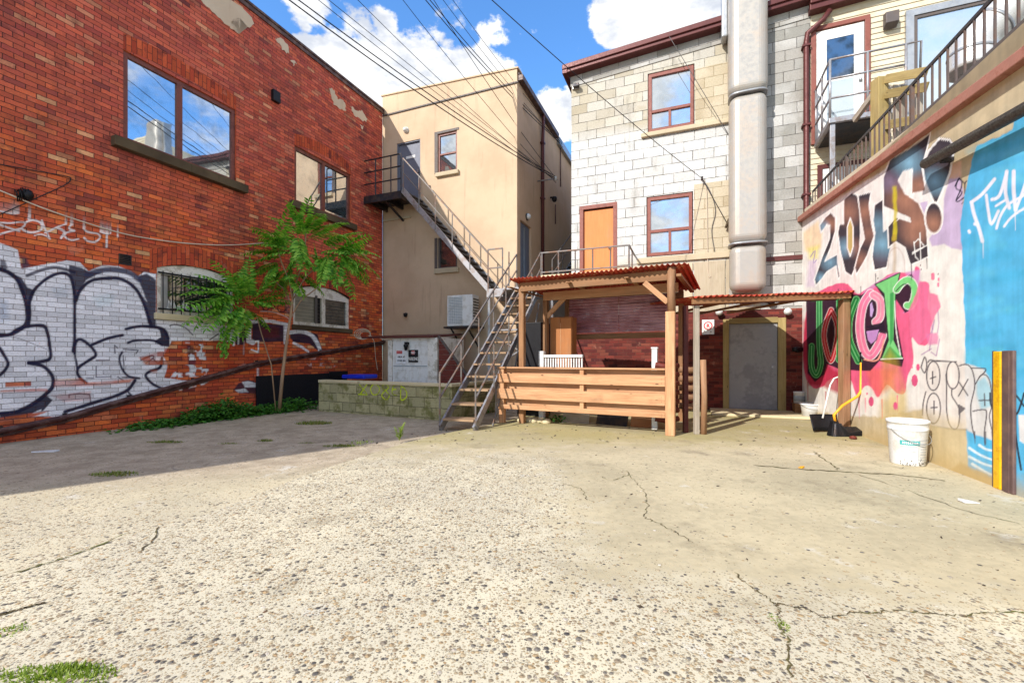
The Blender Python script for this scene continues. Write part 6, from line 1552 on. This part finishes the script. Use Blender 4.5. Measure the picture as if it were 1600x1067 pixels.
# ------------------------------------------------------------------ cables
P1 = FS.p(868, 279, .6); P2 = FS.p(878, 226, .6); K1 = FK.p(1097, 279, .10)
ins = thing('cable_bracket', 'bracket on the alley wall where overhead cables land', 'bracket', P1)
MB().tube([P1+Vector((-.56, .23, 0)), P1+Vector((.03, 0, 0))], .02, 6).build('arm', M['steel'], ins); MB().lathe(P1, [(0, -.07), (.04, -.05), (.03, 0), (.045, .05), (0, .07)], 10).build('insulator', M['white'], ins)
ins = thing('cable_bracket', 'bracket on the block wall where one overhead cable lands', 'bracket', K1)
MB().tube([K1+Vector((.03, .09, 0)), K1], .018, 6).build('arm', M['steel'], ins); MB().lathe(K1, [(0, -.05), (.03, -.04), (.022, 0), (.03, .04), (0, .05)], 10).build('insulator', M['steeldk'], ins)
def cable(px0, end, label, sag=.35, r=.011, Y0=None, mat='wire', ext=1.1, group='overhead cables crossing the sky'):
    a_ = (px0-800)/FPX
    if Y0 is None: Y0 = (.80*end.y-end.x)/(.80-a_)
    s_ = at(px0, 0, Y0); far_ = s_+(s_-end)*ext*.8+Vector((0, 0, .5)); pts = []
    n = 28
    for i in range(n+1):
        t_ = i/n; p = far_.lerp(end, t_); 
        pts.append(p)
    # keep the point that crosses the top of the view where the photo has it
    tot = (end-far_).length; t0 = (s_-far_).length/tot
    pts = [p-Vector((0, 0, 1))*(sag*4*(i/n)*(1-i/n)) for i, p in enumerate(pts)]
    d0 = 4*sag*t0*(1-t0); pts = [p+Vector((0, 0, d0*(1-i/n))) for i, p in enumerate(pts)]
    return tag(MB().tube(pts, r, 6).build('overhead_cable', M[mat]), label, 'cable', group)
cab = [(450, P1, .55, .017, 'thick black cable, leftmost of those leaving the top of the sky'), (456, P1+Vector((0,0,.06)), .40, .016, 'black cable just right of the leftmost one'), (483, P1+Vector((0,0,-.05)), .3, .009, 'thin cable third from left across the white cloud'),
       (492, P1+Vector((0,.1,.05)), .15, .009, 'thin cable fourth from left across the white cloud'), (556, P1+Vector((.02,.2,0)), .5, .009, 'thin cable crossing the middle of the cloud'), (626, P1+Vector((.05,.3,-.03)), .45, .010, 'single cable above the right half of the cloud'),
       (664, P2, .55, .016, 'left cable of the thick black bundle'), (668, P2+Vector((0,0,.05)), .45, .015, 'second cable of the thick black bundle'), (676, P1+Vector((.1,.4,.1)), .5, .012, 'third cable of the black bundle'), (688, P2+Vector((.05,.1,-.05)), .4, .010, 'thin cable right of the black bundle'),
       (700, P2+Vector((0,0,.1)), .25, .010, 'outermost thin cable right of the black bundle')]
for px0, e_, sg_, r, lab in cab: cable(px0, e_, lab, sg_, r*.68)
cable(752, K1, 'lone cable running down to the block wall bracket', .28, .007, 6.5)
for pts, lab, r, mt in (([at(1046,58,10.4), at(1090,130,10.2), FK.p(1138,210,.05)], 'thin cable slanting over the upper block wall window', .007, 'wire_g'),
                        ([K1, FK.p(1110,300,.06), FK.p(1118,330,.03), FK.p(1112,360,.03), FK.p(1117,395,.03)], 'kinked cable hanging down the tan infill blocks', .008, 'wire_g'),
                        ([K1, FK.p(1104,300,.04), FK.p(1106,420,.04), FK.p(1111,432,.04)], 'straight cable hanging beside the kinked one', .007, 'wire_l'),
                        ([K1, FK.p(1138,352,.10)], 'taut wire from the bracket to the duct clip', .007, 'wire')):
    tag(MB().tube([tuple(p) for p in (catmull([tuple(q) for q in pts], 4) if len(pts) > 2 else pts)], r, 6).build('wall_cable', M[mt]), lab, 'cable')
tag(MB().tube([FK.p(1134, 356, .1), FK.p(1139, 342, .1)], .03, 6).build('cable_clip', M['sill']), 'small brown clip at the edge of the cream duct', 'clip')
L_ = lambda px, py, o=.03: FL.p(px, py, o)
tag(MB().tube(catmull([tuple(q) for q in [L_(-90,262), L_(0,298), L_(80,330), L_(180,362), L_(240,374), L_(300,381), L_(360,383), Vector(at(425,379,10.6))]], 6), .011, 6).build('pale_cable', M['wire_l']), 'pale cord strung along the brick wall to the sapling', 'cable')
tag(MB().tube(catmull([tuple(q) for q in [L_(-60,246,.015), L_(0,257,.015), L_(60,268,.015), L_(105,276,.015), L_(110,281,.015), L_(100,290,.015), L_(50,313,.015), L_(5,333,.015), L_(-60,360,.015)]], 4), .007, 6).build('wall_cable', M['wire']), 'black looped wire fixed to the left end of brick wall', 'cable')
cd = thing('conduit_stub', 'burnt black fixture on brick wall above the white tag', 'fixture', L_(38, 303, 0))
mbk = MB(); 
for k in range(10): mbk.tube([L_(22+k*2.6, 296+3*math.sin(k), .02), L_(26+k*2, 300+6*math.sin(k*2), .08), L_(28+k*1.6, 312+3*math.cos(k*3), .03)], .008, 5)
mbk.lathe(L_(43, 304, .03), [(0, -.09), (.06, -.06), (.07, 0), (.05, .06), (0, .08)], 8); mbk.build('frayed_box', M['black'], cd)
cw = MB()
for k in range(4):
    cx, cy, rr = 566+k*1.5, 522+k*.6, 11-k*1.2
    cw.tube([at(cx+rr*1.15*math.cos(a), cy+rr*.75*math.sin(a), 13.2+.02*k) for a in [i*math.pi/9 for i in range(19)]], .011, 6)
cw.tube([tuple(p) for p in catmull([tuple(at(575,526,13.2)), tuple(at(584,532,13.2)), tuple(at(587,560,13.3)), tuple(at(590,578,13.3))], 4)], .010, 6)
cw.tube([at(575,524,13.2), at(600,530,13.2), at(640,536,13.0)], .010, 6)
tag(cw.build('coiled_cord', M['wire_l']), 'coil of white cord hung at the end of the sloping pipe', 'cord')
tag(MB().tube([tuple(p) for p in catmull([tuple(FB.p(690, 530, .03)), tuple(FB.p(715, 524, .03)), tuple(FB.p(735, 514, .08))], 5)], .02, 6).build('insulated_hose', M['wire_l']), 'pale insulated hose from cellar hood to the air conditioner', 'hose')
for px_, y0_, y1_, lab in ((876, 180, 292, 'thin dark conduit high on alley wall left of the stairs'), (868, 280, 350, 'thin conduit below the cable bracket on the alley wall')):
    tag(MB().tube([FS.p(px_, y0_+40, .04), FS.p(px_, y1_, .04)], .02, 6).build('conduit', M['pipe']), lab, 'conduit')

# ------------------------------------------------------------------ foliage
def leaflet(mb, p, d, up, L, W_):
    d = d.normalized(); s_ = d.cross(up)
    if s_.length < 1e-3: s_ = Vector((1, 0, 0))
    s_.normalize(); n_ = s_.cross(d)
    a = p; b = p+d*L*.35+s_*W_-n_*L*.03; c = p+d*L*.75+s_*W_*.6-n_*L*.10; e = p+d*L-n_*L*.2; f = p+d*L*.75-s_*W_*.6-n_*L*.10; g_ = p+d*L*.35-s_*W_-n_*L*.03
    m_ = p+d*L*.5-n_*L*.02+n_*W_*.18
    mb.face([a, b, c, m_]); mb.face([m_, c, e, f]); mb.face([a, m_, f, g_])
def pinnate(mb, st, base, d, L, pairs=11, ll=.14, droop=.42):
    d = d.normalized(); side = d.cross(Vector((0, 0, 1))).normalized(); pts = []; p = base.copy(); v = d.copy(); n_ = pairs+2
    for i in range(n_+1):
        pts.append(p.copy()); v = (v+Vector((0, 0, -droop/n_*(1+i/n_)))+Vector([random.gauss(0, .012) for _ in range(3)])).normalized(); p = p+v*L/n_
    st.tube(pts, [.004-.002*i/n_ for i in range(n_+1)], 4, False)
    roll = random.uniform(-.5, .5)
    for i in range(2, n_+1):
        t_ = (pts[i]-pts[i-1]).normalized(); s_ = t_.cross(Vector((0, 0, 1)))
        s_ = s_.normalized() if s_.length > 1e-3 else side
        upv = s_.cross(t_).normalized(); k = math.sin(math.pi*min(1, (i-1)/n_*.8+.2))
        l_ = ll*(.55+.55*k)*random.uniform(.88, 1.12)
        for sg_ in (-1, 1):
            dd = (s_*sg_+t_*.45+upv*(roll*sg_-.12)+Vector([random.gauss(0, .07) for _ in range(3)])).normalized()
            leaflet(mb, pts[i], dd, upv, l_, l_*.19)
    leaflet(mb, pts[-1], v, Vector((0, 0, 1)), ll*.8, ll*.12)
YT = 10.15
tr = thing('sapling_tree', 'slim sapling with long fern-like leaves before the brick wall', 'tree', Vector(((436-800)/FPX*YT, YT, 0)))
def T_(px, py, dy=0.0):
    return Vector(at(px, py, min(YT+dy, 10.06/(.41-(px-800)/FPX)-.30+dy*.4)))
base = Vector(((436-800)/FPX*YT, YT, -.03))
MB().tube([base, T_(441,590), T_(447,540,-.05), T_(453,500), T_(457,470), T_(458,455,.05)], [.042,.037,.033,.028,.023,.016], 8).build('trunk', M['bark'], tr)
tk = MB().tube([Vector(((433-800)/FPX*YT, YT-.05, -.03)), T_(424,570,-.1), T_(408,520,-.15), T_(400,490,-.15)], [.015,.013,.011,.009], 7); tk.build('second_stem', M['bark'], tr)
lim = MB(); heads = []
for pts in ([(453,500),(470,470),(495,450),(505,430)], [(457,470),(452,440),(440,410),(435,392)], [(458,455),(470,420),(476,390),(478,362)], [(457,470),(480,430),(515,405),(535,395)], [(456,480),(446,455),(430,440),(420,425)]):
    dy = random.uniform(-.35, .25); q = [T_(x, y, dy*i/3) for i, (x, y) in enumerate(pts)]; lim.tube([tuple(c) for c in catmull([tuple(v) for v in q], 3)], .014, 6); heads.append((q[-1], 8)); heads.append((q[-2], 4))
lim.build('branch', M['bark'], tr)
lf = MB(); stm = MB()
targets = [((478,362),(455,338)), ((478,362),(500,345)), ((478,370),(438,350)), ((478,375),(528,372)), ((470,385),(425,372)), ((455,395),(400,398)), ((445,400),(402,412)), ((440,410),(398,430)), ((435,415),(412,452)), ((450,420),(428,452)), ((455,430),(470,462)), ((460,425),(500,458)),
           ((470,410),(515,432)), ((480,400),(535,430)), ((500,395),(560,415)), ((520,395),(575,398)), ((530,395),(578,425)), ((535,398),(570,440)), ((530,400),(548,462)), ((505,410),(540,450)), ((500,385),(548,370)), ((515,385),(572,405)), ((485,370),(530,355)), ((470,372),(480,335)), ((460,400),(440,460)), ((500,400),(520,445)), ((540,400),(575,432)), ((478,380),(455,420)), ((490,380),(505,430)), ((470,395),(410,385)), ((450,385),(408,368)), ((525,400),(560,380)), ((460,370),(430,395)), ((465,365),(470,420)), ((515,395),(500,440)), ((430,400),(450,345))]
for (a, b) in targets:
    dy = random.uniform(-.4, .35); A_ = T_(a[0], a[1], dy*.3); B_ = T_(b[0]+random.uniform(-6, 6), b[1]-10, dy+random.uniform(-.35, .15)); d = B_-A_; L0 = d.length
    pinnate(lf, stm, A_, d+Vector((0, 0, .15*L0)), L0*1.12+.08, random.randint(10, 13), .19)
    for _q in range(random.choice((0, 1, 1))):
        d2 = d+Vector((random.uniform(-.3, .3), random.uniform(-.5, .1), random.uniform(-.3, .35))); pinnate(lf, stm, A_, d2, L0*.95, 10, .18)
cen = T_(396, 475, -.2)
for (a, b) in (((400,485),(330,452)), ((398,480),(318,470)), ((395,485),(322,492)), ((395,488),(345,505)), ((400,480),(362,432)), ((402,478),(395,432)), ((402,480),(425,452)), ((400,485),(438,470)), ((398,490),(415,510)), ((395,490),(375,520)), ((392,490),(360,525)), ((400,478),(345,440)), ((402,485),(440,480)), ((396,480),(335,480)), ((398,485),(390,515)), ((396,478),(375,450)), ((372,470),(318,462)), ((372,470),(330,500))):
    dy = random.uniform(-.3, .3); A_ = T_(a[0]-14, a[1]-8, -.15); B_ = T_(b[0]-8, b[1]-6, dy-.2); d = B_-A_; pinnate(lf, stm, A_, d+Vector((0, 0, .15)), d.length*1.28+.1, random.randint(10, 12), .18); pinnate(lf, stm, A_+Vector((0,0,.08)), d+Vector((random.uniform(-.2,.2), random.uniform(-.4,.1), random.uniform(-.1,.4))), d.length*.95, 10, .17) if random.random() < .35 else None
lf.build('crown', M['leaf'], tr); stm.build('leaf_stalk', M['leaf'], tr)
vn = MB(); vs = MB().tube([T_(360,480,-.2), T_(352,510,-.2), T_(354,545,-.2)], .006, 5)
for k in range(90):
    f = random.random(); p = T_(352+random.gauss(0, 6)*(1-f*.5), 490+66*f, -.2+random.uniform(-.1, .1)); leaflet(vn, p, Vector((random.gauss(0, .6), -.4, -1)), Vector((random.gauss(0, .5), -1, .2)), .085, .028)
hv = thing('hanging_vine', 'small leafy vine hanging under the left leaves of the sapling', 'vine', T_(352, 555, -.2)); vn.build('foliage', M['leaf'], hv); vs.build('stem', M['bark'], hv)
# ivy-like weeds along the wall foot
wd_ = MB()
def blob(px, py, rx, h, n, off):
    u, _ = FL.uz(px, 620); 
    for k in range(n):
        uu = u+random.gauss(0, rx); o = max(.06, random.gauss(off, off*.5)); z = -.03+h*abs(random.random()**1.4)*(1-min(1, abs(uu-u)/(rx*3)))
        p = FL.w(uu, z, o); leaflet(wd_, p, Vector((random.gauss(0, 1), random.gauss(-.3, 1), random.uniform(-.1, .7))), Vector((random.gauss(0, .4), random.gauss(-.3, .4), 1)), random.uniform(.05, .10), .028)
for px, h, n in ((215,.12,190), (235,.14,220), (258,.15,240), (280,.18,260), (300,.26,300), (318,.36,320), (335,.40,340), (350,.34,320), (368,.24,280), (388,.20,260), (405,.20,260), (420,.24,260), (435,.30,340), (448,.28,280), (300,.3,150), (332,.5,180)):
    blob(px, 640, .22, h, n, .35 if px < 400 else .42)
tag(wd_.build('wall_weeds', M['weed']), 'band of green weeds along the foot of the brick wall', 'weeds', kind='stuff')
def tuft(px, py, rx, ry, h, n, label, mat='grass', z=-.03, nm='grass_tuft'):
    c = gr(px, py, z); mb = MB()
    for k in range(n):
        a = random.random()*6.283; r = random.random()**.6; p = c+Vector((rx*r*math.cos(a), ry*r*math.sin(a), 0)); d = Vector((random.gauss(0, .5), random.gauss(0, .5), 1)).normalized()
        l_ = h*random.uniform(.5, 1.2)*(1.1-r*.5); s_ = Vector((d.y, -d.x, 0)).normalized()*.006
        q = p+d*l_*.6+Vector((0, 0, -.01)); e = p+d*l_+Vector((d.x, d.y, -.3))*l_*.3
        mb.face([p-s_, p+s_, q+s_*.7, q-s_*.7]); mb.face([q-s_*.7, q+s_*.7, e])
    return tag(mb.build(nm, M[mat]), label, 'grass', 'grass tufts in the yard concrete')
for args in ((490,662,.34,.16,.09,420,'thickest grass tuft on the shaded concrete before the block wall'), (533,697,.26,.08,.045,260,'flat grass tuft just inside the shadow edge'), (258,691,.28,.07,.05,240,'low grass tuft below the wall weeds at left'), (180,741,.26,.10,.05,260,'grass tuft nearest the camera on the shaded left concrete'),
             (415,689,.12,.06,.05,110,'tiny round grass tuft between the flat ones'), (358,693,.16,.04,.03,110,'thin grass tuft left of the tiny round one'), (478,692,.12,.04,.025,70,'faint sliver of grass right of the tiny round tuft')): tuft(*args)
tuft(75, 1058, .26, .07, .03, 460, 'patch of bright grass at the bottom left corner', 'leafy', 0); tuft(18, 985, .07, .06, .02, 90, 'small patch of moss like grass at left edge', 'leafy', 0)
tuft(1218, 972, .03, .07, .012, 60, 'moss growing in the crack at front right', 'leafy', .002); tuft(115,1048,.16,.05,.03,200,'grass strand right of the bottom left patch','leafy',0)
yp = thing('young_plant', 'knee high leafy weed growing at the slab edge before the stairs', 'plant', gr(624, 688)); c = gr(624, 688); lm = MB(); sm_ = MB()
for k in range(9):
    a = random.random()*6.28; l_ = random.uniform(.12, .30); tip = c+Vector((.07*math.cos(a), .07*math.sin(a), l_)); sm_.tube([c, (c+tip)/2+Vector((0, 0, .02)), tip], .003, 4, False)
    for j in range(13): p = c.lerp(tip, .2+.8*j/12); leaflet(lm, p, Vector((random.gauss(0, 1), random.gauss(0, 1), .6)), Vector((0, 0, 1)), random.uniform(.03, .06), .010)
lm.build('foliage', M['leafy'], yp); sm_.build('stem', M['leafy'], yp)
for px, py, n, lab, s_ in ((560,694,24,'little sprout at the slab edge left of the knee high weed',.04), (742,645,60,'weeds under the foot of the lower stairs',.08), (885,662,70,'bright weeds peeping out beneath the pine fence',.09), (1128,662,0,'',0)):
    if not n: continue
    c = gr(px, py); 
    if px in (885,): c = Vector((.95, 7.95+.55, 0))
    lm = MB()
    for k in range(n*2): p = c+Vector((random.gauss(0, s_*2), random.gauss(0, s_*1.2), random.random()*s_)); leaflet(lm, p, Vector((random.gauss(0, 1), random.gauss(0, 1), .7)), Vector((0, 0, 1)), s_*.9, s_*.22)
    tag(lm.build('weed_clump', M['weed' if px > 700 else 'leafy']), lab, 'weeds', kind='stuff')
